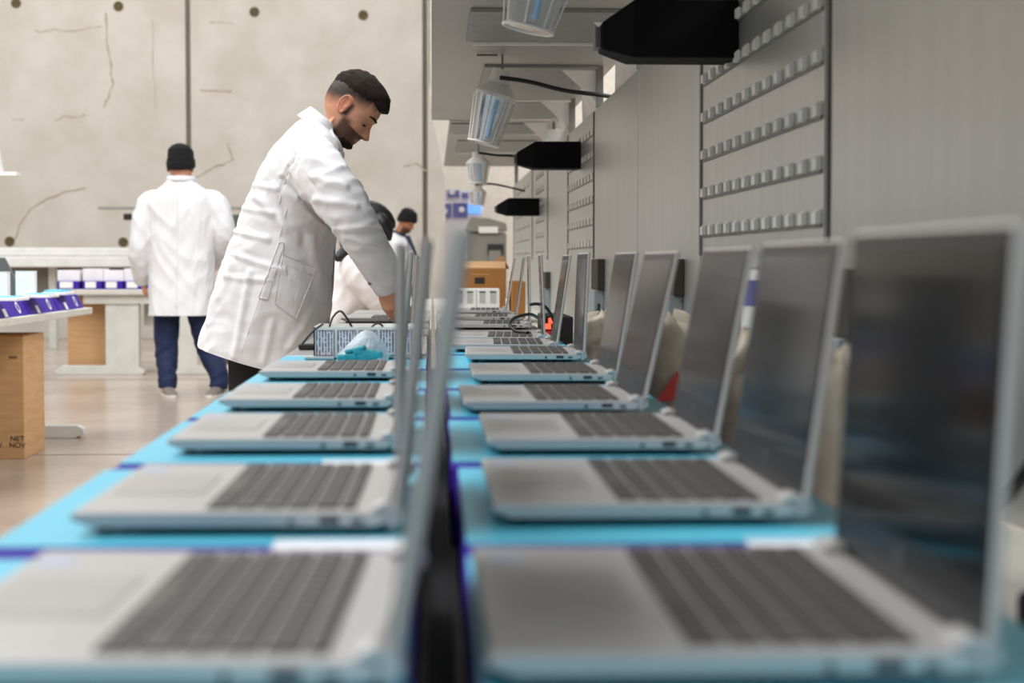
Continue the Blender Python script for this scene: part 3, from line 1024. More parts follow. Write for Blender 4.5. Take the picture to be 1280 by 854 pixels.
def side_carton(y, k):
    n = ['farthest', 'third', 'second', 'nearest'][k]
    t = thing('purple_carton', f'{n} purple carton with white print along the left work table edge', 'carton', (tx - .03, y, tz), 0, 'purple cartons on the left work table')
    L = 0.62
    MB().prism([(-.30, 0), (0, 0), (-.035, .075), (-.27, .075)], 1, -L / 2, L / 2).build('carton_body', M['purple'], t, bevel=0.003)
    MB().box((-.26, -L / 2 + .01, .075), (-.045, L / 2 - .01, .08)).build('carton_lid', M['cyan'], t)
    # white marks on the sloping side
    def slope(u, v, s):
        return [(0.001 - .035 * (v0 / .075), u0, v0) for u0, v0 in ((u - s, v - s * .6), (u + s, v - s * .6), (u + s, v + s * .6), (u - s, v + s * .6))]
    a = slope(-.12, .022, .03)
    MB().add([(q[0] + .001, q[1], q[2]) for q in a], [(0, 1, 2, 3)]).build('white_square', M['label'], t)
    ring = MB()
    for s in range(16):
        a0, a1 = 2 * PI * s / 16, 2 * PI * (s + 1) / 16
        pts = []
        for aa, rr in ((a0, 1), (a1, 1), (a1, .6), (a0, .6)):
            u, v = .16 + .03 * rr * math.cos(aa), .04 + .028 * rr * math.sin(aa)
            pts.append((.002 - .035 * v / .075, u, v))
        ring.add(pts, [(0, 1, 2, 3)])
    ring.build('white_ring', M['label'], t)


for k in range(4):
    side_carton(9.45 - .66 * k, k)
for k, (x, yb, yt, wpx, Y, lab) in enumerate(((33, 366, 340, 23, 8.7, 'bright white upright card box standing on the left work table'),
                                              (2, 366, 341, 18, 8.2, 'bright white upright card box at the left photo edge beside the dark screen'))):
    p = at_y(x, yb, Y)
    hh = at_y(x, yt, Y).z - tz - .08
    t = thing('white_card_box', lab, 'box', (p.x, Y, tz + .0805))
    ww = wpx / FPX * Y
    MB().box((-ww / 2, -.03, 0), (ww / 2, .03, hh)).build('box_body', M['label'], t, bevel=0.003)
    MB().box((-ww / 2 - .001, -.031, hh), (ww / 2 + .001, .031, hh + .004)).build('box_top', M['white_paint'], t)
for k, (x, y, Y, lab) in enumerate(((73, 366, 9.3, 'topmost white and cyan packet pile at the far end of the left work table'), (12, 370, 7.9, 'flat cyan packet lying on the purple cartons at the left photo edge'), (52, 367, 8.6, 'pale packet on the purple cartons right of the white card box'))):
    p = at_y(x, y, Y)
    t = thing('flat_packet', lab, 'packet', (p.x, Y, tz + .0805))
    MB().box((-.06, -.12, 0), (.06, .12, .015)).build('packet_body', M['label'], t, bevel=0.003)
    MB().box((-.05, -.11, .015), (.045, .10, .026 if k == 0 else .02)).build('packet_top', M['cyan'], t, bevel=0.003)
Y = 9.0
o = MB().prism([(at_y(-30, 0, Y).x, tz + .081), (at_y(20.5, 0, Y).x, tz + .081), (at_y(20, 352, Y).x, at_y(20, 350, Y).z), (at_y(5, 322, Y).x, at_y(5, 322, Y).z), (at_y(-30, 322, Y).x, at_y(5, 322, Y).z)], 1, Y, Y + .03).build('dark_screen', M['grey_dark'], bevel=0.003)
tag(o, 'dark grey slanted screen housing at the left photo edge behind white card boxes', 'screen')
# lamp at the left edge
Y = 11.0
p = at_y(6, 218, Y)
t = thing('hanging_work_lamp', 'white work lamp end poking in at the left photo edge before the concrete', 'lamp', p)
part(MB().box((p.x - .5, Y - .06, p.z - .012), (p.x + .085, Y + .06, p.z + .012)), 'lamp_plate', M['white_paint'], t, bevel=0.004)
part(MB().prism([(p.x - .5, p.z + .012), (p.x - .02, p.z + .012), (p.x - .045, p.z + .17), (p.x - .5, p.z + .2)], 1, Y - .06, Y + .06), 'lamp_shade', M['label'], t, bevel=0.006)
part(MB().tube([(p.x - .3, Y, p.z + .18), (p.x - .3, Y, p.z + 3.5)], .006, 6), 'rod', M['steel_dark'], t)
# big carton on the floor
Y = 8.57
xr = at_y(30, 500, Y).x
zt = at_y(30, 420, Y).z
t = thing('floor_carton', 'tall cardboard carton with black lettering on the floor at the left photo edge', 'carton', (xr - .25, Y + .2, 0))
part(MB().box((xr - .5, Y, 0), (xr, Y + .45, zt)), 'box_body', M['cardboard'], t, bevel=0.003)
part(MB().box((xr - .5, Y - .002, zt - .004), (xr, Y + .02, zt + .006)), 'box_flap', M['cardboard_d'], t)
z1 = at_y(10, 557, Y).z
for txt, dx, dz in (('NET', -.034, .032), ('NOV', -.034, 0), ('W.', -.12, 0)):
    text_obj(txt, .036, M['ink'], t, (xr + dx - t.location.x, -0.2 - .001, z1 + dz), (PI / 2, 0, 0), .0006)
text_obj('0000', .02, M['ink'], t, (xr - .05 - t.location.x, -0.2 - .001, at_y(10, 447, Y).z), (PI / 2, 0, 0), .0006)

# rear table by the concrete wall
Y = 15.0
P = lambda x, y: at_y(x, y, Y)
x0, x1 = P(66, 366).x, P(188, 366).x
zt = P(100, 362).z
t = thing('rear_table', 'cream metal table behind the man in jeans with carton trays on top', 'table', (P(150, 400).x, Y, 0))
part(MB().box((x0, Y - .05, zt - .045), (P(290, 366).x, Y + .8, zt)), 'table_top', M['laminate'], t, bevel=0.006)
part(MB().box((P(104, 372).x, Y + .0, zt - .12), (P(280, 372).x, Y + .02, zt - .045)), 'apron', M['bench_metal'], t)
for xa, xb, fa, fb in ((131, 173, 68, 180), (220, 246, 205, 290)):
    part(MB().box((P(xa, 400).x, Y + .02, .07), (P(xb, 400).x, Y + .12, zt - .045)), 'pedestal', M['bench_metal'], t, bevel=0.006)
    fa, fb = P(fa, 462).x, P(fb, 462).x
    part(MB().prism([(fa, .012), (fa + .02, 0), (fb - .02, 0), (fb, .012), (fb, .035), (fb - .06, .075), (fa + .06, .075), (fa, .035)], 1, Y + .02, Y + .14), 'foot', M['bench_metal'], t, bevel=0.004)
part(MB().box((P(174, 400).x, Y + .25, P(180, 408).z), (P(190, 400).x, Y + .7, zt - .045)), 'drawer_box', M['bench_metal'], t, bevel=0.004)
t = thing('kraft_carton', 'plain tan cardboard sheet box leaning under the rear table', 'carton', (P(105, 400).x, Y + .3, 0))
part(MB().box((P(78, 400).x, Y + .2, .0), (P(131, 400).x, Y + .5, zt - .07)), 'box_body', M['cardboard'], t, bevel=0.003)
part(MB().box((P(80, 400).x, Y + .198, .02), (P(129, 400).x, Y + .2, .035)), 'box_seam', M['cardboard_d'], t)
for k, (xa, xb) in enumerate(((70, 97), (102, 126), (128, 152), (154, 178))):
    a, b = P(xa, 350).x, P(xb, 350).x
    t = thing('carton_tray', ['leftmost white carton tray with purple end on the rear table', 'second white carton tray with crumpled film on the rear table', 'third white carton tray with purple side on the rear table', 'rightmost white carton tray on the rear table, by the sleeve of man in beanie'][k], 'tray', ((a + b) / 2, Y + .2, zt), 0, 'carton trays on the rear table')
    part(MB().box((a, Y + .05, zt), (b, Y + .35, zt + .07)), 'tray_base', M['purple'], t, bevel=0.003)
    part(MB().box((a + .02, Y + .045, zt + .012), (b - .05, Y + .05, zt + .066)), 'tray_label', M['white_paint'], t)
    part(MB().box((a - .005, Y + .08, zt + .07), (b + .005, Y + .36, P(xa, 338 - 2 * (k % 2)).z)), 'tray_lid', M['label'], t, bevel=0.003)
# long white shelf beam at the wall, grey backing board
Yb = 19.5
q0, q1 = at_y(-60, 334, Yb), at_y(262, 310, Yb)
t = thing('wall_shelf_rail', 'long white double rail running along the concrete wall above the trays', 'rail', (q0.x, Yb, q0.z))
zm = at_y(100, 321, Yb).z
part(MB().box((q0.x, Yb, zm + .01), (q1.x, Yb + .3, q1.z)), 'upper_rail', M['white_paint'], t, bevel=0.01)
part(MB().box((q0.x, Yb - .04, q0.z), (q1.x, Yb + .3, zm)), 'lower_rail', M['white_paint'], t, bevel=0.01)
part(MB().box((q0.x, Yb + .3, q0.z - .35), (q1.x, Yb + .33, q0.z)), 'back_board', M['olive'], t)
for x in (-40, 60, 240):
    xx = at_y(x, 330, Yb).x
    part(MB().box((xx - .04, Yb + .2, 0), (xx + .04, Yb + .3, q0.z)), 'support', M['bench_metal'], t)
# shelf and dark device by the man in the beanie
Ys = 18.0
a, b = at_y(122, 260, Ys), at_y(300, 263, Ys)
t = thing('wall_tool_arm', 'thin grey arm shelf on the concrete behind the man in the black beanie', 'shelf', (a.x, Ys, a.z))
part(MB().box((a.x, Ys, a.z - .012), (b.x, Ys + .2, a.z + .012)), 'arm', M['canopy'], t)
part(MB().box((at_y(205, 0, Ys).x, Ys + .05, 0), (at_y(209, 0, Ys).x, Ys + .1, a.z)), 'arm_post', M['canopy'], t)
c0, c1 = at_y(154, 275, Ys), at_y(182, 267, Ys)
part(MB().box((c0.x, Ys, c0.z), (c1.x, Ys + .1, c1.z)), 'dark_tip', M['dark'], t, bevel=0.01)
c0, c1 = at_y(262, 330, 16.5), at_y(300, 268, 16.5)
t = MB().prism([(c0.x, c0.z), (c1.x, c0.z), (c1.x, c1.z), (c0.x + .1, c1.z), (c0.x, c1.z - .15)], 1, 16.5, 16.8).build('dark_monitor', M['grey_dark'], bevel=0.01)
tag(t, 'dark monitor back between the beanie man and the bending man, on the rear table', 'monitor')
t['label'] = 'dark monitor back seen between the two standing men in white coats'
st = MB().box((c0.x + .1, 16.6, 0), (c0.x + .2, 16.7, c0.z + .05)).build('stand', M['grey_dark'], None)
st.parent = t

# far end background
Yf = 24.0
F = lambda x, y: at_y(x, y, Yf)
t = thing('display_board', 'white exhibition board with purple panels far behind the lamps', 'display', (F(575, 300).x, Yf, 0))
part(MB().box((F(548, 0).x, Yf, 0), (F(604, 0).x, Yf + .1, F(0, 236).z)), 'board', M['label'], t)
for xa, ya, xb, yb, m in ((549, 254, 564, 272, 'display_purple'), (566, 253, 584, 272, 'display_purple'), (559, 237, 574, 246, 'display_purple'), (577, 240, 587, 247, 'display_purple')):
    part(MB().box((F(xa, 0).x, Yf - .02, F(0, yb).z), (F(xb, 0).x, Yf, F(0, ya).z)), 'picture_panel', M[m], t)
for cx, cy in ((556, 264), (577, 262), (565, 240)):
    part(MB().disc((F(cx, cy).x, Yf - .024, F(cx, cy).z), .04, 1, .008), 'white_spot', M['label'], t)
part(MB().box((F(585, 0).x, Yf - .06, F(0, 266).z), (F(601, 0).x, Yf - .02, F(0, 254).z)), 'blue_screen', M['monitor_blue'], t)
Yf2 = 20.0
F2 = lambda x, y: at_y(x, y, Yf2)
t = thing('grey_machine', 'blurred grey machine with a dark opening at the far end of the aisle', 'machine', (F2(605, 300).x, Yf2, 0))
part(MB().box((F2(583, 0).x, Yf2, 0), (F2(633, 0).x, Yf2 + .6, F2(0, 290).z)), 'machine_body', M['machine'], t, bevel=0.03)
part(MB().prism([(F2(580, 0).x, F2(0, 290).z), (F2(634, 0).x, F2(0, 288).z), (F2(632, 0).x, F2(0, 278).z), (F2(610, 0).x, F2(0, 272).z), (F2(588, 0).x, F2(0, 270).z)], 1, Yf2 - .05, Yf2 + .5), 'machine_hood', M['olive'], t, bevel=0.01)
part(MB().box((F2(598, 0).x, Yf2 - .06, F2(0, 291).z), (F2(622, 0).x, Yf2 - .04, F2(0, 283).z)), 'machine_window', M['lampwhite'], t)
part(MB().box((F2(609, 0).x, Yf2 - .02, F2(0, 318).z), (F2(629, 0).x, Yf2, F2(0, 305).z)), 'dark_opening', M['dark'], t)
part(MB().box((F2(611, 0).x, Yf2 - .03, F2(0, 332).z), (F2(626, 0).x, Yf2 - .01, F2(0, 313).z)), 'grey_flap', M['machine'], t)
Yf3 = 23.0
o = MB().box((at_y(604, 0, Yf3).x, Yf3, 0), (at_y(640, 0, Yf3).x, Yf3 + .1, at_y(0, 246, Yf3).z)).build('cream_partition', M['plaster'])
tag(o, 'cream partition board behind the farthest black housing', 'partition')

# ------------------------------------------------------------------ people
def head_grid(nu=72, nr=64):
    us = [-.117, -.112, -.100, -.085, -.068, -.05, -.03, -.010, .010, .035, .065, .090, .108, .116, .119]
    fr = [.062, .078, .086, .084, .0885, .087, .086, .085, .0915, .090, .082, .066, .042, .022, .004]
    bk = [.035, .012, -.010, -.032, -.055, -.076, -.090, -.097, -.101, -.103, -.098, -.084, -.062, -.042, -.022]
    hw = [.012, .030, .044, .055, .0615, .067, .072, .0755, .077, .0765, .071, .059, .040, .022, .006]
    rows = []
    for i in range(nu):
        u = us[0] + (us[-1] - us[0]) * (0.5 - 0.5 * math.cos(PI * i / (nu - 1)))
        f, b, h = np.interp(u, us, fr), np.interp(u, us, bk), np.interp(u, us, hw)
        row = []
        for k in range(nr):
            a = 2 * PI * k / nr
            ca, sa = math.cos(a), math.sin(a)
            p = 2.25
            x = (f + b) / 2 + (f - b) / 2 * abs(ca) ** (2 / p) * (1 if ca >= 0 else -1)
            r = h * abs(sa) ** (2 / p) * (1 if sa >= 0 else -1)
            d = 0.0
            if ca > 0:
                g = lambda uu, rr, su, sr: math.exp(-((u - uu) / su) ** 2 - ((abs(r) - rr) / sr) ** 2)
                d += -.011 * g(-.010, .033, .012, .015) + .005 * g(-.012, .032, .006, .011)
                d += .0045 * g(.013, .028, .007, .022)
                d += .004 * g(-.036, .048, .014, .014)
                d += -.004 * g(-.060, .040, .016, .014)
                d += .006 * g(-.066, 0, .006, .02) + .006 * g(-.079, 0, .006, .018) - .004 * g(-.0725, 0, .0028, .024)
                d += .006 * g(-.104, 0, .012, .02)
            row.append(Vector((x + d, r, u)))
        rows.append(row)
    return rows


HG = head_grid()


def head_frame(centre, fwd, up):
    f = Vector(fwd).normalized()
    u = Vector(up)
    u = (u - f * u.dot(f)).normalized()
    r = f.cross(u)
    return Matrix((f, r, u)).transposed().to_4x4(), Vector(centre)


def HX(fr, p, s=1.0):
    return fr[1] + fr[0].to_3x3() @ (Vector(p) * s)


def add_head(mb, fr, s=1.0, ears=True):
    mb.loft([[HX(fr, p, s) for p in row] for row in HG])
    # nose
    nr = []
    for (u, f0, f1, hw) in ((.004, .078, .0915, .006), (-.012, .076, .096, .0075), (-.028, .074, .106, .0095), (-.040, .074, .115, .0135), (-.046, .074, .117, .0155), (-.052, .074, .109, .0145), (-.056, .076, .094, .008)):
        nr.append([HX(fr, (f0 + (f1 - f0) * (0.5 + 0.5 * math.cos(a)), hw * math.sin(a), u), s) for a in [2 * PI * k / 16 for k in range(16)]])
    mb.loft(nr)
    if ears:
        for sg in (-1, 1):
            loop = []
            for k in range(17):
                a = 2 * PI * k / 16
                loop.append(HX(fr, (-.014 + .0165 * math.cos(a) * (1 if math.sin(a) > 0 else .75) - .004 * math.sin(a), sg * (.083 - .005 * math.cos(a)), -.012 + .031 * math.sin(a)), s))
            mb.tube(loop, .0042 * s, 8)
            disc = []
            for (off, sc) in ((.073, .9), (.0768, 1.0)):
                disc.append([HX(fr, (-.014 + .0155 * sc * math.cos(a) - .004 * math.sin(a), sg * off, -.012 + .029 * sc * math.sin(a)), s) for a in [2 * PI * k / 16 for k in range(16)]])
            mb.loft(disc)
            mb.tube([HX(fr, (-.004, sg * .078, -.020), s), HX(fr, (-.002, sg * .0815, -.012), s)], .004 * s, 8)


def shell(fr, fn, name, m, parent, s=1.0):
    """a layer over the head: offset fn(p) along the outward direction; negative = tucked under the skin"""
    mb = MB()
    nu, nr = len(HG), len(HG[0])
    rings = []
    for i, row in enumerate(HG):
        ring = []
        for k, p in enumerate(row):
            tu = HG[min(i + 1, nu - 1)][k] - HG[max(i - 1, 0)][k]
            tr = row[(k + 1) % nr] - row[k - 1]
            n = tr.cross(tu)
            if n.length < 1e-9:
                n = Vector((0, 0, 1 if i > nu / 2 else -1))
            n.normalize()
            if n.dot(p - Vector((-.005, 0, 0))) < 0:
                n = -n
            ring.append(HX(fr, p + n * fn(p), s))
        rings.append(ring)
    mb.loft(rings)
    return mb.build(name, m, parent, smooth=True)


def add_hand(mb, wrist, d, nrm, s=1.0, curl=0.35, thumb=1):
    d = Vector(d).normalized()
    nrm = Vector(nrm)
    nrm = (nrm - d * nrm.dot(d)).normalized()     # palm faces nrm
    lat = d.cross(nrm)
    w0 = Vector(wrist)
    secs = [(0, .026, .019), (.025, .033, .018), (.06, .041, .0155), (.09, .041, .013), (.098, .036, .010)]
    mb.loft([ringe(w0 + d * l * s, lat * a * s, nrm * b * s, 20, 2.6) for l, a, b in secs])
    for off, L in ((-.031, .062), (-.0105, .076), (.0105, .082), (.031, .073)):
        p = w0 + (d * .085 + lat * off) * s
        pts, rad = [p], [.0098 * s]
        ang = .15
        seg = [L * .45, L * .31, L * .24]
        for k in range(3):
            ang += curl
            dirn = d * math.cos(ang) + nrm * math.sin(ang)
            p = p + dirn * seg[k] * s
            pts.append(p)
            rad.append([.0092, .0085, .006][k] * s)
        mb.tube(pts, rad, 10, smooth=3)
    p = w0 + (d * .025 + lat * .03 * thumb) * s
    t1 = (d * .7 + lat * .75 * thumb + nrm * .25).normalized()
    t2 = (d * .9 + lat * .3 * thumb + nrm * .5).normalized()
    mb.tube([p - t1 * .01 * s, p + t1 * .035 * s, p + (t1 * .035 + t2 * .028) * s, p + (t1 * .035 + t2 * .05) * s], [.014 * s, .0125 * s, .0105 * s, .007 * s], 10, smooth=3)


def finish_skin(o, fr, fn, s=1.0):
    """store hair / ruddy tint per vertex (the body's own colouring)"""
    me = o.data
    inv = fr[0].to_3x3().transposed()
    ca = me.color_attributes.new('tint', 'FLOAT_COLOR', 'POINT')
    n = len(me.vertices)
    co = np.empty(n * 3)
    me.vertices.foreach_get('co', co)
    co = co.reshape(-1, 3)
    R = np.array(inv)
    loc = (co - np.array(fr[1])) @ R.T / s
    col = np.zeros((n, 4))
    col[:, 3] = 1
    near = np.linalg.norm(loc, axis=1) < .2
    for i in np.nonzero(near)[0]:
        a, b = fn(Vector(loc[i]))
        col[i, 0], col[i, 1] = a, b
    ca.data.foreach_set('color', col.ravel())


def sst(a, b, x):
    t = max(0.0, min(1.0, (x - a) / (b - a)))
    return t * t * (3 - 2 * t)


def eyes_and_brows(fr, parent, s=1.0, hairm='hair'):
    for sg in (-1, 1):
        o = MB().tube([HX(fr, (.0925 - .004 * k / 8 - .016 * (k / 8) ** 2.2, sg * (.011 + .0056 * k), .016 + .004 * math.sin(k / 8 * PI)), s) for k in range(9)], [.0022, .003, .0034, .0034, .0034, .003, .0028, .0024, .0016], 8).build('eyebrow', M[hairm], parent, smooth=True)
        o = MB().loft([ringe(HX(fr, (.0590, sg * .032, -.011), s) + (fr[0].to_3x3() @ Vector((0, 0, 1))) * z * s, (fr[0].to_3x3() @ Vector((1, 0, 0))) * r * s, (fr[0].to_3x3() @ Vector((0, 1, 0))) * r * s, 16) for z, r in ((-.0115, .002), (-.009, .0075), (-.004, .0112), (0, .012), (.004, .0112), (.009, .0075), (.0115, .002))]).build('eye', M['label'], parent, smooth=True)
        MB().tube([HX(fr, (.0800 - .0002 * (k - 4) ** 2 - .004 * k / 8, sg * (.020 + .003 * k), -.0165 - .0002 * (k - 4) ** 2), s) for k in range(9)], .0024, 6).build('eyelash', M[hairm], parent, smooth=True)


def folds(co, no, dirv, freq, amp, seed=0.0, ridged=True):
    """anisotropic cloth folds: high frequency across dirv's plane"""
    d = np.array(dirv) / np.linalg.norm(dirv)
    along = co @ d
    perp = co - along[:, None] * d
    q = perp * freq + along[:, None] * d * freq * 0.22 + seed
    v = nz3(q)
    if ridged:
        v = 0.5 - np.abs(v) * 2
    return v * amp


# ---- the man bending over the left row
YM = 5.3
def PM(x, y, dy=0.0):
    return at_y(x, y, YM + dy)


man = thing('person', 'bearded dark-haired man in a long white coat bending over the left laptop row', 'person', (PM(320, 400).x, YM, 0))
ml = man.location.copy()
hc = PM(439.5, 134.5)
hfr = head_frame(hc, (.74, -.06, -.67), (.67, 0, .74))
HS = 0.90
body = MB()
add_head(body, hfr, HS)
nk = PM(397, 166)
body.loft(interp_rings([(PM(392, 178), (.075, 0, .04), (0, .075, 0), 2), (PM(405, 165), (.062, 0, .05), (0, .062, 0), 2), (PM(418, 150), (.052, 0, .04), (0, .056, 0), 2), (PM(430, 138), (.045, 0, .03), (0, .05, 0), 2)]))
tor = [(PM(334, 395), .12, .16), (PM(344, 350), .11, .15), (PM(354, 300), .105, .145), (PM(367, 250), .10, .16), (PM(382, 212), .09, .17), (PM(390, 182), .06, .10)]
ax = Vector((.93, 0, -.36))
body.loft(interp_rings([(c, ax * a, (0, b, 0), 2.2) for c, a, b in tor]))
wr = {}
for sg, dy in ((-1, 0), (1, 0)):
    sh = PM(392, 208, sg * .18)
    el = PM(449, 286, sg * .27 if sg < 0 else .22)
    wv = PM(482, 352, sg * .20 if sg < 0 else .12)
    body.tube([PM(380, 200, sg * .08), sh, (sh + el) / 2, el, (el + wv) / 2, wv], [.05, .052, .047, .040, .036, .027], 14, smooth=4)
    hd = (Vector((.35, .10 if sg < 0 else -.10, -.9))).normalized()
    add_hand(body, wv + hd * -.012, hd, Vector((.3, .9 if sg < 0 else -.9, .25)), 1.0, .32, 1 if sg < 0 else -1)
for sg in (-1, 1):
    hp = PM(326, 400, sg * .09)
    body.tube([hp, Vector((hp.x - .02, hp.y, .48)), Vector((hp.x - .06, hp.y, .09)), Vector((hp.x - .06, hp.y, .05))], [.085, .055, .040, .036], 14, smooth=3)
    body.loft([ringe((hp.x - .09 + f, hp.y, z), (0, .035, 0), (0, 0, h), 14) for f, z, h in ((-.03, .04, .03), (.03, .045, .035), (.10, .035, .025), (.17, .03, .018))])
bo = remesh(body, 'body', M['skin'], .0034, None, 2)
bo.parent = man
bo.matrix_parent_inverse = Matrix.Translation(ml).inverted()


def man_tint(p):
    f, r, u = p
    h = 0.0
    # hair sides, fading toward the nape and ear
    hl = .045 if f > .05 else np.interp(f, [-.10, -.06, -.03, .0, .02, .05], [-.034, -.026, -.010, .012, .014, .034])
    if f < .075:
        h = sst(hl - .028, hl + .032, u) * .97
    # beard
    jaw = sst(.0, .018, f) * sst(-.022, -.048, u)
    if u > -.05:
        jaw *= sst(.058, .03, f)
    burn = sst(-.012, 0, f) * sst(.028, .010, f) * sst(-.05, -.03, u) * sst(.03, .0, u) * .92 * (abs(r) > .05)
    mou = 1 - .85 * math.exp(-((u + .0725) / .009) ** 2 - (r / .022) ** 2) * (f > .07)
    h = max(h, jaw * .86 * mou, burn)
    earred = 0.55 * math.exp(-((f + .014) / .016) ** 2 - ((u + .012) / .03) ** 2) * sst(.0735, .079, abs(r))
    if earred > .1:
        h *= .2
    lipc = .6 * math.exp(-((u + .0725) / .008) ** 2 - (r / .02) ** 2) * (f > .08)
    nosec = .25 * sst(.095, .11, f)
    return h, min(.7, earred + lipc + nosec)


finish_skin(bo, hfr, man_tint, HS)


def man_hair(p):
    f, r, u = p
    hl = np.interp(f, [-.10, -.06, -.02, .02, .045, .065, .09], [.012, .022, .030, .034, .044, .052, .050])
    hl += .010 * noise.noise(Vector((f * 70, r * 70, u * 20)))
    t = sst(hl - .008, hl + .040, u)
    if f > .05:
        t = max(t, sst(hl - .002, hl + .012, u) * sst(.045, .07, f))
    th = -.005 + t * (.0085 + .005 * sst(-.06, .0, f) + .012 * sst(.02, .08, f) * sst(.04, .06, u))
    th += t * (.003 * noise.noise(Vector((f * 40, r * 90, u * 60))) + .003 * noise.noise(Vector((f * 110, r * 190, u * 150))))
    return th


def man_beard(p):
    f, r, u = p
    j_ = .012 * noise.noise(Vector((f * 80, r * 80, u * 80)))
    t = sst(.018, .05, f + j_) * sst(-.070, -.098, u + j_)
    t *= 1 - math.exp(-((u + .0725) / .012) ** 2 - (r / .026) ** 2)
    return -.006 + t * (.0070 + .0016 * noise.noise(Vector((f * 150, r * 150, u * 150))))


MI = Matrix.Translation(ml).inverted()


def adopt(o, parent, mi):
    o.parent = parent
    o.matrix_parent_inverse = mi
    return o


ID = Matrix.Identity(4)
M['beard'] = mat('beard_hair', (46, 35, 29), 0.9, 0, var=0.3, scale=150, spec=0.2)
hair = adopt(shell(hfr, man_hair, 'hair', M['hair'], None, HS), man, MI)
adopt(shell(hfr, man_beard, 'beard', M['beard'], None, HS), man, MI)
grp_before = set(COL.objects)
eyes_and_brows(hfr, None, HS)
for o in set(COL.objects) - grp_before:
    adopt(o, man, MI)

# coat
cs = [((244, 462), (400, 500), .25), ((248, 432), (404, 460), .25), ((254, 410), (407, 425), .245), ((262, 380), (411, 388), .24), ((272, 348), (414, 350), .235), ((284, 315), (417, 315), .225),
      ((297, 282), (421, 283), .22), ((311, 247), (426, 252), .225), ((327, 213), (430, 224), .232), ((346, 183), (430, 200), .225), ((364, 162), (427, 182), .175), ((377, 149), (421, 170), .115), ((384, 140), (413, 163), .078)]
secs = []
for a, b, hw in cs:
    A, B = PM(*a), PM(*b)
    secs.append(((A + B) / 2, (B - A) / 2, (0, hw, 0), 2.3))
cm = MB()
cm.loft(interp_rings(secs, 4))
for sg in (-1, 1):
    k = sg
    pts = [PM(382, 198, k * .14), PM(397, 212, k * .225), PM(424, 247, k * .295 if k < 0 else .23), PM(448, 288, k * .31 if k < 0 else .22), PM(471, 326, k * .26 if k < 0 else .17), PM(484, 354, k * .20 if k < 0 else .12)]
    cm.tube(pts, [.080, .080, .074, .063, .056, .045], 20, smooth=4)
coat = remesh(cm, 'lab_coat', M['coat'], .0062, None, 5)


def man_folds(co, no):
    x, y, z = co[:, 0], co[:, 1], co[:, 2]
    # pixel coordinates of each vertex on the man's plane, to lay folds where the cloth pulls
    px = 540 + x / YM * FPX
    py = 328 - (z - .95) / YM * FPX
    d = folds(co, no, (.90, .3, -.28), 15, .0045, 3.1) + folds(co, no, (.3, .1, .95), 9, .006, 8.7) + folds(co, no, (1, 0, -.1), 30, .0018, 1.3)
    arm = ((px - 400) * .84 - (py - 210) * .54 > -12) & (y < YM - .06) & (py > 190) | (px > 428)
    # sleeve: short folds across the arm
    da = folds(co, no, (.8, .5, .3), 22, .0055, 5.0)
    d = np.where(arm, da, d)
    d = d * np.clip((1.42 - z) / .15, .25, 1)
    # long diagonal pulls on the near side: list of (x0,y0,x1,y1,amp,width px)
    for x0, y0, x1, y1, amp, wd in ((300, 318, 365, 338, .008, 4), (292, 345, 350, 350, .006, 4), (330, 250, 380, 300, .010, 6), (350, 235, 365, 290, .007, 5), (395, 300, 415, 400, .010, 7),
                                    (268, 400, 300, 330, .008, 6), (305, 440, 322, 340, .010, 5), (361, 228, 385, 252, -.012, 3), (385, 252, 420, 290, -.012, 3), (393, 186, 370, 216, -.006, 2.5), (370, 216, 359, 244, -.006, 2.5), (300, 290, 345, 300, .008, 4), (312, 262, 350, 270, .007, 4), (325, 235, 356, 240, .006, 4),
                                    (370, 430, 400, 380, .008, 5), (340, 445, 350, 400, .006, 5), (400, 228, 440, 240, .008, 5), (405, 255, 452, 262, .008, 5), (430, 290, 478, 288, .007, 4), (440, 300, 485, 312, .006, 4), (395, 205, 432, 215, .006, 5)):
        L2 = (x1 - x0) ** 2 + (y1 - y0) ** 2
        t = np.clip(((px - x0) * (x1 - x0) + (py - y0) * (y1 - y0)) / L2, 0, 1)
        dist2 = (px - x0 - t * (x1 - x0)) ** 2 + (py - y0 - t * (y1 - y0)) ** 2
        d = d + 1.5 * amp * np.exp(-dist2 / wd ** 2) * (no[:, 1] < .2) - amp * .9 * np.exp(-dist2 / (wd * 2) ** 2) * (no[:, 1] < .2)
    return d


displace(coat, man_folds)
HA, HB = PM(249, 431), PM(345, 458)
hem(coat, HA, Vector((HB.z - HA.z, 0, HA.x - HB.x)))
adopt(coat, man, MI)


def hug(target, pts_px, Y0, lift):
    """points in pixels dropped onto the near side of target (ray cast along +y), lifted toward the viewer's side"""
    out = []
    for x, y in pts_px:
        p = at_y(x, y, Y0)
        ok, loc, nn, idx = target.ray_cast(Vector((p.x, Y0 - 1.2, p.z)), Vector((0, 1, 0)))
        out.append((loc if ok else p) + Vector((0, -lift, 0)))
    return out


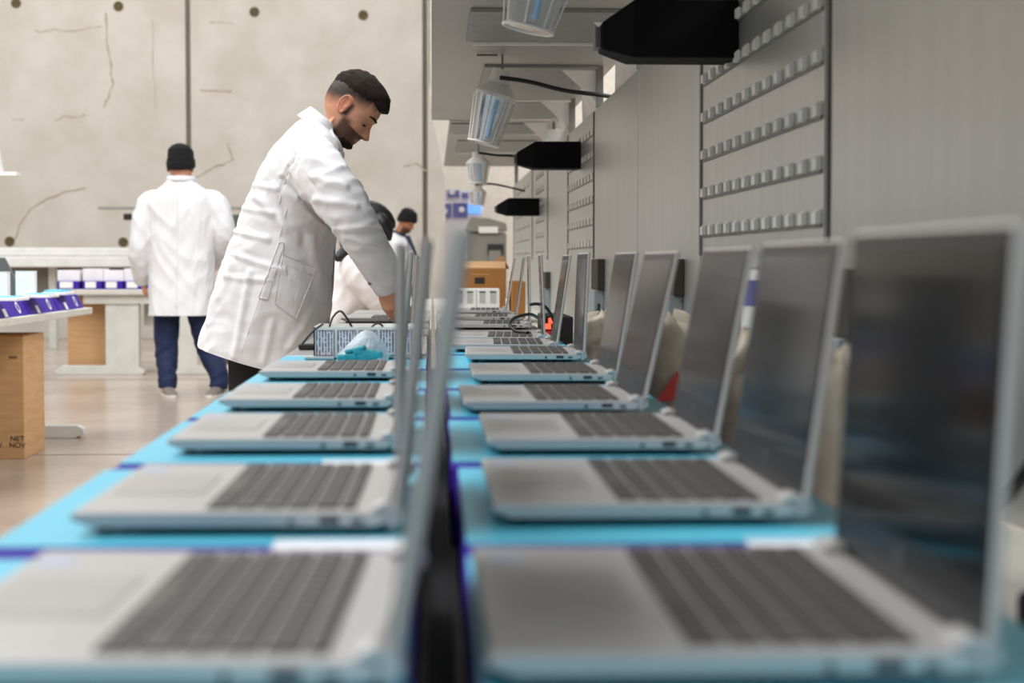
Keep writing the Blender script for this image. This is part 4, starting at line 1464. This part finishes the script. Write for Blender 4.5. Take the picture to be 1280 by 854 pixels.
def patch(target, quad, Y0, lift, name, m, nx=8, nz=8, thick=.004):
    """a cloth patch that follows the surface below it"""
    g = []
    for j in range(nz + 1):
        for i in range(nx + 1):
            u, v = i / nx, j / nz
            a = [quad[0][k] * (1 - u) + quad[1][k] * u for k in (0, 1)]
            b = [quad[3][k] * (1 - u) + quad[2][k] * u for k in (0, 1)]
            g.append((a[0] * (1 - v) + b[0] * v, a[1] * (1 - v) + b[1] * v))
    P_ = hug(target, g, Y0, lift)
    Q_ = [p + Vector((0, thick + lift, 0)) for p in P_]
    n = len(P_)
    fs = []
    for j in range(nz):
        for i in range(nx):
            q = j * (nx + 1) + i
            fs.append((q, q + 1, q + nx + 2, q + nx + 1))
            fs.append((n + q, n + q + nx + 1, n + q + nx + 2, n + q + 1))
    rim = [i for i in range(nx + 1)] + [(j + 1) * (nx + 1) + nx for j in range(nz)] + [nz * (nx + 1) + i for i in range(nx - 1, -1, -1)] + [j * (nx + 1) for j in range(nz - 1, 0, -1)]
    for a, b in zip(rim, rim[1:] + rim[:1]):
        fs.append((a, b, n + b, n + a))
    mb = MB().add(P_ + Q_, fs)
    return mb.build(name, m, None, smooth=False)


dg = bpy.context.evaluated_depsgraph_get()
dg.update()
for nm, quad, lift in (('pocket', [(363, 321), (399, 337), (377, 396), (352, 376)], .0035), ('side_placket', [(357, 303), (363, 304), (344, 372), (333, 370)], .003)):
    o = patch(coat, quad, YM, lift, nm, M['coat'])
    adopt(o, coat, ID)
o = patch(coat, [(362, 320), (400, 336.5), (397, 344), (359.5, 328)], YM, .0055, 'pocket_hem', M['coat'], 8, 2)
adopt(o, coat, ID)
# shoulder seam
sm = hug(coat, [(393, 186), (384, 196), (374, 210), (366, 224), (361, 240), (357, 258)], YM, -.0005)
o = MB().tube(sm, .0022, 6, smooth=3).build('seam', M['coat'], None, smooth=True)
adopt(o, coat, ID)
for pts in ([(357, 304), (362, 304), (361, 318), (400, 336), (377, 396), (352, 376), (361, 320)], [(359.5, 328), (397, 344)], [(366, 262), (352, 320), (326, 395), (309, 448)], [(344, 372), (333, 370), (346, 335), (357, 304)]):
    sm = hug(coat, [(a0 + (b0 - a0) * t / 5, a1 + (b1 - a1) * t / 5) for (a0, a1), (b0, b1) in zip(pts[:-1], pts[1:]) for t in range(5)] + [pts[-1]], YM, .0037 if pts[0][0] < 361 and pts[-1][0] != 309 else -.0004)
    o = MB().tube(sm, .0015, 6).build('seam', M['coat'], None, smooth=True)
    adopt(o, coat, ID)
# collar: a folded band round the neck
cl = MB()
A, B = PM(384, 139), PM(417, 166)
cc = (A + B) / 2
uax = (B - A) / 2
nn_ = Vector((-uax.z, 0, uax.x)).normalized() * -1
if nn_.z < 0:
    nn_ = -nn_
rings = []
for off, sc in ((-.028, 1.30), (-.005, 1.16), (.016, 1.02), (.018, .96), (.0, .95), (-.02, 1.0)):
    rings.append(ringe(cc + nn_ * off, uax * sc, Vector((0, .078 * sc, 0)), 28, 2.1))
cl.loft(rings + [rings[0]], cap=False)
o = cl.build('collar', M['coat'], None, smooth=True)
adopt(o, coat, ID)
# near lapel edge falling from the collar
lp = hug(coat, [(417, 170), (424, 182), (429, 194)], YM, -.001)
o = MB().tube([PM(414, 162, -.05)] + lp, .006, 6, smooth=3).build('lapel', M['coat'], None, smooth=True)
adopt(o, coat, ID)
# cuff and far front flap
wv = PM(484, 354, -.20)
d_ = (PM(484, 354, -.20) - PM(471, 326, -.235)).normalized()
o = MB().tube([wv - d_ * .03, wv, wv + d_ * .016], [.048, .046, .0445], 20).build('cuff', M['coat'], None, smooth=True)
adopt(o, coat, ID)
fp = [PM(421, 288, .10), PM(419, 320, .12), PM(417, 360, .14), PM(412, 405, .15), PM(405, 440, .15)]
fq = [PM(405, 288, .16), PM(400, 320, .18), PM(395, 360, .20), PM(390, 405, .21), PM(385, 440, .21)]
n = len(fp)
o = MB().add(fp + fq + [p + Vector((-.004, .004, 0)) for p in fp] + [p + Vector((-.004, .004, 0)) for p in fq],
             [(i, i + 1, n + i + 1, n + i) for i in range(n - 1)] + [(2 * n + i, 3 * n + i, 3 * n + i + 1, 2 * n + i + 1) for i in range(n - 1)]).build('front_flap', M['coat'], None)
adopt(o, coat, ID)
bt = hug(coat, [(466, 353)], YM, .002)[0]
o = MB().disc(bt, .006, 1, .004, 12).build('cuff_button', M['shoe'], None)
adopt(o, coat, ID)
# trousers and shoes
tr = MB()
for sg in (-1, 1):
    hp = PM(324, 410, sg * .095)
    tr.tube([Vector((hp.x, hp.y, hp.z + .03)), hp, Vector((hp.x - .01, hp.y, .48)), Vector((hp.x - .05, hp.y, .08))], [.10, .10, .078, .062], 18, smooth=4)
trou = remesh(tr, 'trousers', M['trouser'], .009, None, 4)
displace(trou, lambda co, no: folds(co, no, (0, 0, 1), 10, .006, 2.0))
adopt(trou, man, MI)


def shoe(x, y, ang, parent, mi, L=.28, m='shoe', sole='sole'):
    R_ = Matrix.Rotation(ang, 3, 'Z')
    mb = MB()
    for f, hw, z0, z1 in ((-.07, .03, .012, .085), (-.03, .038, .012, .10), (.03, .04, .012, .085), (.10, .045, .012, .06), (.16, .042, .012, .045), (.20, .025, .012, .03)):
        if f == -.07:
            rings_ = []
        c = Vector((f, 0, (z0 + z1) / 2))
        rings_.append([Vector((x, y, 0)) + R_ @ (c + Vector((0, hw * math.cos(a), (z1 - z0) / 2 * math.sin(a)))) for a in [2 * PI * k / 18 for k in range(18)]])
    mb.loft(rings_)
    s = mb.build('shoe', M[m], None, smooth=True)
    adopt(s, parent, mi)
    sb = MB()
    out = [(f, w_) for f, w_ in ((-.075, .022), (-.05, .037), (.03, .038), (.10, .047), (.17, .042), (.205, .02))]
    poly = [(f, w_) for f, w_ in out] + [(f, -w_) for f, w_ in reversed(out)]
    poly = [((R_ @ Vector((a, b, 0))).x + x, (R_ @ Vector((a, b, 0))).y + y) for a, b in poly]
    sb.prism(poly, 2, 0.0, .022)
    so = sb.build('sole', M[sole], None, bevel=.003)
    so.parent = s


for sg in (-1, 1):
    hp = PM(324, 410, sg * .095)
    shoe(hp.x - .05, hp.y, 0, man, MI, m='trouser')

# ---- the man in the beanie seen from behind
YB2 = 12.6
def PB(x, y, dy=0.0):
    return at_y(x, y, YB2 + dy)


m2 = thing('person', 'man seen from behind in a black beanie, white coat and blue jeans', 'person', (PB(226, 400).x, YB2, 0))
m2l = m2.location.copy()
MI2 = Matrix.Translation(m2l).inverted()
hfr2 = head_frame(PB(225.5, 207) + Vector((0, .03, .0)), (.12, .99, -.12), (0, .1, 1))
b2 = MB()
add_head(b2, hfr2, 1.08)
b2.tube([PB(226, 240), PB(226, 225), PB(226, 212)], [.07, .06, .055], 16, smooth=3)
b2.loft(interp_rings([(PB(226, 375), (.17, 0, 0), (0, .12, 0), 2.3), (PB(226, 330), (.15, 0, 0), (0, .11, 0), 2.3), (PB(227, 280), (.17, 0, 0), (0, .115, 0), 2.3), (PB(228, 250), (.19, 0, 0), (0, .11, 0), 2.3), (PB(226, 232), (.10, 0, 0), (0, .08, 0), 2)]))
arms2 = {-1: [(197, 250, 0), (186, 256, 0), (178, 285, -.02), (174, 318, -.02), (179, 352, .10)], 1: [(258, 250, 0), (270, 256, 0), (279, 285, -.02), (280, 308, .04), (270, 330, .25)]}
for sg in (-1, 1):
    pts = [PB(*q) for q in arms2[sg]]
    b2.tube(pts, [.05, .055, .05, .043, .03], 14, smooth=4)
    dv = (pts[-1] - pts[-2]).normalized()
    add_hand(b2, pts[-1] - dv * .01, dv, (-sg * .95, .1, 0), 1, .4, -sg)
legs2 = {-1: [(209, 372), (208, 435), (209, 490)], 1: [(246, 372), (260, 435), (273, 488)]}
for sg in (-1, 1):
    (xa, ya), (xb, yb), (xc, yc) = legs2[sg]
    A, B, C_ = PB(xa, ya), PB(xb, yb, .02), PB(xc, yc, -.05)
    C_.z = .07
    b2.tube([A, B, C_], [.085, .055, .038], 14, smooth=4)
    b2.loft([ringe((C_.x, C_.y - .02 + f, z), (.033, 0, 0), (0, 0, h), 14) for f, z, h in ((-.03, .045, .03), (.03, .05, .04), (.10, .035, .02), (.16, .03, .014))])
o2 = remesh(b2, 'body', M['skin'], .0055, None, 2)
finish_skin(o2, hfr2, lambda p: (.7 * (p.z > -.04 and p.x < .02), 0), 1.08)
adopt(o2, m2, MI2)


def beanie(p):
    f, r, u = p
    line = np.interp(f, [-.1, 0, .09], [-.045, -.02, .022])
    t = sst(line - .002, line + .004, u)
    fold = .006 * sst(line + .055, line + .05, u)
    top = .016 * sst(.05, .11, u) + .003 * noise.noise(Vector((f * 30, r * 30, u * 30)))
    return -.008 + t * (.018 + fold + top + .0014 * math.sin(math.atan2(r, f) * 60))


bn = adopt(shell(hfr2, beanie, 'beanie', M['beanie'], None, 1.08), m2, MI2)
o = MB().loft([ringe(PB(229, 189.5 + k * -1.3) + Vector((0, .03, 0)), (a, 0, .008), (0, b, 0), 20) for k, a, b in ((-3, .062, .06), (-1.5, .068, .06), (0, .066, .05), (1.6, .058, .04), (2.4, .046, .03))]).build('beanie_top', M['beanie'], None, smooth=True)
adopt(o, bn, ID)
o.matrix_parent_inverse = ID
c2 = MB()
cc2 = []
for y, xl, xr, dp in ((420, 184, 269, .19), (396, 185, 268, .19), (375, 186.5, 267, .185), (340, 187, 267, .17), (305, 187, 268, .16), (275, 184, 271, .155), (256, 183, 272, .15), (244, 190, 266, .14), (235, 199, 254, .12), (228, 207, 245, .095), (222, 211, 241, .08)):
    A, B = PB(xl, y), PB(xr, y)
    cc2.append(((A + B) / 2, (B - A) / 2, (0, dp, 0), 2.5))
c2.loft(interp_rings(cc2, 3))
for sg in (-1, 1):
    pts = [PB(*q) for q in arms2[sg]]
    c2.tube(pts, [.075, .088, .082, .075, .058], 18, smooth=4)
coat2 = remesh(c2, 'lab_coat', M['coat'], .009, None, 3)


def folds2(co, no):
    d = folds(co, no, (.55, .1, .8), 9, .008, 4.2) + folds(co, no, (-.6, .1, .75), 11, .007, 9.9) + folds(co, no, (.1, .1, 1), 20, .004, 2.2)
    px = 540 + co[:, 0] / YB2 * FPX
    d = d - .010 * np.exp(-((px - 226) / 1.6) ** 2) * (no[:, 1] < 0)
    return d * np.clip((1.55 - co[:, 2]) / .2, .3, 1)


displace(coat2, folds2)
hem(coat2, PB(226, 394), Vector((0, 0, -1)))
adopt(coat2, m2, MI2)
dg = bpy.context.evaluated_depsgraph_get()
dg.update()
o = MB().tube(hug(coat2, [(226, y) for y in range(228, 394, 12)], YB2, .0), .004, 6, smooth=2).build('back_seam', M['coat'], None, smooth=True)
adopt(o, coat2, ID)
o = MB().loft([ringe(PB(226, y), (a, 0, 0), (0, b, 0), 24) for y, a, b in ((228, .112, .10), (221, .098, .088), (220, .09, .08), (226, .09, .08))]).build('collar', M['coat'], None, smooth=True)
adopt(o, coat2, ID)
tr = MB()
for sg in (-1, 1):
    (xa, ya), (xb, yb), (xc, yc) = legs2[sg]
    A, B, C_ = PB(xa, ya), PB(xb, yb, .02), PB(xc, yc, -.05)
    C_.z = .06
    K = Vector((C_.x + .002, C_.y + .01, .16))
    tr.tube([A, B, K, C_], [.10, .084, .066, .066], 18, smooth=4)
jn = remesh(tr, 'jeans', M['jeans'], .010, None, 3)
displace(jn, lambda co, no: folds(co, no, (1, .3, .35), 16, .010, 2.0) * np.clip((.75 - co[:, 2]) / .5, .2, 1))
adopt(jn, m2, MI2)
for sg in (-1, 1):
    xc, yc = legs2[sg][2]
    C_ = PB(xc, yc, -.05)
    shoe(C_.x, C_.y - .0, PI / 2 + (.35 if sg < 0 else -.2) - PI * 1.0 * (1 if True else 0), m2, MI2)

# ---- person stooping behind the man's arm
YS = 8.7
def PS(x, y, dy=0.0):
    return at_y(x, y, YS + dy)


m3 = thing('person', 'black-haired person in a white coat stooping over the bench, half hidden behind the bending man', 'person', (PS(440, 400).x, YS, 0))
MI3 = Matrix.Translation(m3.location).inverted()
hfr3 = head_frame(PS(462, 288), (.75, .35, -.55), (.5, .1, .85))
b3 = MB()
add_head(b3, hfr3)
b3.tube([PS(440, 325), PS(450, 308), PS(458, 295)], [.065, .055, .05], 14, smooth=3)
hipx = PS(420, 395).x - .02
b3.loft(interp_rings([(PS(418, 395), (.10, 0, .08), (0, .16, 0), 2.2), (PS(428, 360), (.10, 0, .08), (0, .15, 0), 2.2), (PS(440, 330), (.08, 0, .08), (0, .17, 0), 2.2), (PS(448, 315), (.05, 0, .05), (0, .1, 0), 2)]))
arm3 = {-1: [PS(440, 330, -.15), PS(452, 345, -.2), PS(474, 372, -.2), PS(484, 386, -.12), PS(492, 387, -.05)], 1: [PS(446, 330, .15), PS(458, 345, .2), PS(474, 370, .2), PS(484, 380, .12), PS(492, 384, .05)]}
for sg in (-1, 1):
    b3.tube(arm3[sg], [.05, .05, .043, .035, .026], 12, smooth=3)
    add_hand(b3, arm3[sg][-1], (1, -sg * .2, -.1), (0, 0, -1), .95, .3, -sg)
    A = PS(417, 395, sg * .09)
    b3.tube([A, Vector((A.x - .03, A.y, .48)), Vector((A.x - .05, A.y, .07))], [.085, .055, .038], 12, smooth=3)
    b3.loft([ringe((A.x - .06 + f, A.y, z), (0, .033, 0), (0, 0, h), 12) for f, z, h in ((-.03, .045, .03), (.03, .05, .04), (.10, .035, .02), (.16, .03, .014))])
o3 = remesh(b3, 'body', M['skin'], .007, None, 2)
finish_skin(o3, hfr3, lambda p: (0, 0))
adopt(o3, m3, MI3)


def longhair(p):
    f, r, u = p
    line = np.interp(f, [-.1, -.02, .03, .07], [-.12, -.12, .0, .06])
    return -.008 + sst(line - .004, line + .012, u) * (.03 + .004 * noise.noise(Vector((f * 20, r * 40, u * 12))))


h3 = adopt(shell(hfr3, longhair, 'hair', M['hair_black'], None), m3, MI3)
for sg in (-1, 1):
    hl3 = MB().tube([HX(hfr3, (-.03, sg * .05, .05)), HX(hfr3, (-.05, sg * .09, -.06)), PS(437, 312, sg * .12), PS(424, 322, sg * .14 - .06), PS(421, 326, sg * .14 - .06)], [.05, .05, .045, .026, .006], 12, smooth=4).build('hair_lock', M['hair_black'], None, smooth=True)
    adopt(hl3, h3, ID)
hl3 = MB().tube([HX(hfr3, (-.02, -.06, .09)), PS(477, 276, -.10), PS(484, 288, -.10), PS(487, 301, -.09)], [.03, .035, .03, .008], 12, smooth=4).build('hair_lock', M['hair_black'], None, smooth=True)
adopt(hl3, h3, ID)
c3 = MB()
s3 = []
for a, b, hw in (((394, 425), (434, 440), .22), ((400, 390), (452, 402), .22), ((407, 358), (472, 378), .215), ((416, 330), (478, 352), .22), ((428, 314), (472, 330), .19), ((438, 305), (462, 315), .09)):
    A, B = PS(*a), PS(*b)
    s3.append(((A + B) / 2, (B - A) / 2, (0, hw, 0), 2.3))
c3.loft(interp_rings(s3, 4))
for sg in (-1, 1):
    c3.tube(arm3[sg][:4] + [arm3[sg][3] + (arm3[sg][4] - arm3[sg][3]) * .5], [.085, .085, .075, .06, .05], 16, smooth=4)
coat3 = remesh(c3, 'lab_coat', M['coat_pink'], .010, None, 5)
displace(coat3, lambda co, no: folds(co, no, (.7, .2, .6), 12, .008, 6.0) + folds(co, no, (.2, .2, .9), 18, .004, 1.0))
adopt(coat3, m3, MI3)
tr = MB()
for sg in (-1, 1):
    A = PS(417, 395, sg * .09)
    tr.tube([A, Vector((A.x - .03, A.y, .48)), Vector((A.x - .05, A.y, .08))], [.10, .075, .06], 14, smooth=3)
adopt(remesh(tr, 'trousers', M['trouser'], .012, None, 3), m3, MI3)
for sg in (-1, 1):
    A = PS(417, 395, sg * .09)
    shoe(A.x - .05, A.y, 0, m3, MI3, m='trouser')

# ---- far man in black beanie
YF = 19.5
def PF(x, y, dy=0.0):
    return at_y(x, y, YF + dy)


m4 = thing('person', 'distant man in black beanie and white coat over a navy hood, looking down', 'person', (PF(500, 330).x, YF, 0))
MI4 = Matrix.Translation(m4.location).inverted()
hfr4 = head_frame(PF(508.5, 276.5), (.80, -.32, -.42), (.42, -.1, .9))
b4 = MB()
add_head(b4, hfr4)
b4.tube([PF(497, 300), PF(501, 290), PF(506, 281)], [.075, .065, .06], 14, smooth=3)
gx = PF(490, 330).x
b4.loft(interp_rings([(Vector((gx - .02, YF, .86)), (.12, 0, 0), (0, .16, 0), 2.2), (Vector((gx, YF, 1.1)), (.12, 0, 0), (0, .15, 0), 2.2), (PF(496, 308), (.11, 0, 0), (0, .18, 0), 2.2), (PF(498, 298), (.07, 0, 0), (0, .1, 0), 2)]))
arm4 = {}
for sg in (-1, 1):
    arm4[sg] = [PF(494, 304, sg * .13), PF(496, 310, sg * .2), PF(505, 335, sg * .25), PF(508, 352, sg * .16), PF(509, 366, sg * .1)]
    b4.tube(arm4[sg], [.05, .05, .045, .036, .028], 12, smooth=3)
    add_hand(b4, arm4[sg][-1], (1, -sg * .2, -.15), (0, 0, -1), 1, .3, -sg)
    A = Vector((gx - .02, YF + sg * .09, .86))
    b4.tube([A, Vector((A.x, A.y, .48)), Vector((A.x, A.y, .07))], [.085, .055, .038], 12, smooth=3)
    b4.loft([ringe((A.x + f, A.y, z), (0, .033, 0), (0, 0, h), 12) for f, z, h in ((-.03, .045, .03), (.03, .05, .04), (.10, .035, .02), (.16, .03, .014))])
o4 = remesh(b4, 'body', M['skin_brown'], .008, None, 2)
finish_skin(o4, hfr4, lambda p: (.8 * sst(.0, .02, p.x) * sst(-.05, -.075, p.z), 0))
adopt(o4, m4, MI4)
adopt(shell(hfr4, beanie, 'beanie', M['beanie'], None), m4, MI4)
grp_before = set(COL.objects)
eyes_and_brows(hfr4, None)
for o in set(COL.objects) - grp_before:
    adopt(o, m4, MI4)
c4 = MB()
s4 = []
for z, xl, xr, hw in ((.62, 470, 512, .22), (.95, 474, 512, .21), (1.1, 477, 514, .21)):
    A, B = PF(xl, 0), PF(xr, 0)
    A.z = B.z = z
    s4.append(((A + B) / 2, (B - A) / 2, (0, hw, 0), 2.3))
for a, b, hw in (((480, 304), (516, 312), .23), ((484, 294), (514, 304), .2), ((489, 289), (508, 297), .1)):
    A, B = PF(*a), PF(*b)
    s4.append(((A + B) / 2, (B - A) / 2, (0, hw, 0), 2.3))
c4.loft(interp_rings(s4, 4))
for sg in (-1, 1):
    c4.tube(arm4[sg][:4] + [(arm4[sg][3] + arm4[sg][4]) / 2], [.085, .085, .075, .06, .05], 14, smooth=4)
coat4 = remesh(c4, 'lab_coat', M['coat'], .014, None, 4)
displace(coat4, lambda co, no: folds(co, no, (.3, .2, .9), 9, .012, 6.0))
adopt(coat4, m4, MI4)
A, B = PF(485.5, 288), PF(511, 299)
hd = MB().loft([ringe((A + B) / 2 + Vector((-.02 * k, 0, .035 * k)), (B - A) / 2 * s_, (0, .105 * s_, 0), 24) for k, s_ in ((-.7, 1.12), (0, 1.1), (.8, 1.0), (1.1, .9))]).build('hood', M['navy'], None, smooth=True)
adopt(hd, m4, MI4)
o = MB().tube([PF(510, 297, -.1), PF(514, 305, -.19), PF(519, 316, -.22), PF(522, 326, -.22)], [.03, .022, .02, .02], 8, smooth=3).build('jacket_edge', M['navy'], None, smooth=True)
adopt(o, m4, MI4)
tr = MB()
for sg in (-1, 1):
    A = Vector((gx - .02, YF + sg * .09, .86))
    tr.tube([A, Vector((A.x, A.y, .48)), Vector((A.x, A.y, .08))], [.10, .075, .06], 14, smooth=3)
adopt(remesh(tr, 'trousers', M['trouser'], .014, None, 3), m4, MI4)
for sg in (-1, 1):
    shoe(gx - .02, YF + sg * .09, 0, m4, MI4, m='trouser')
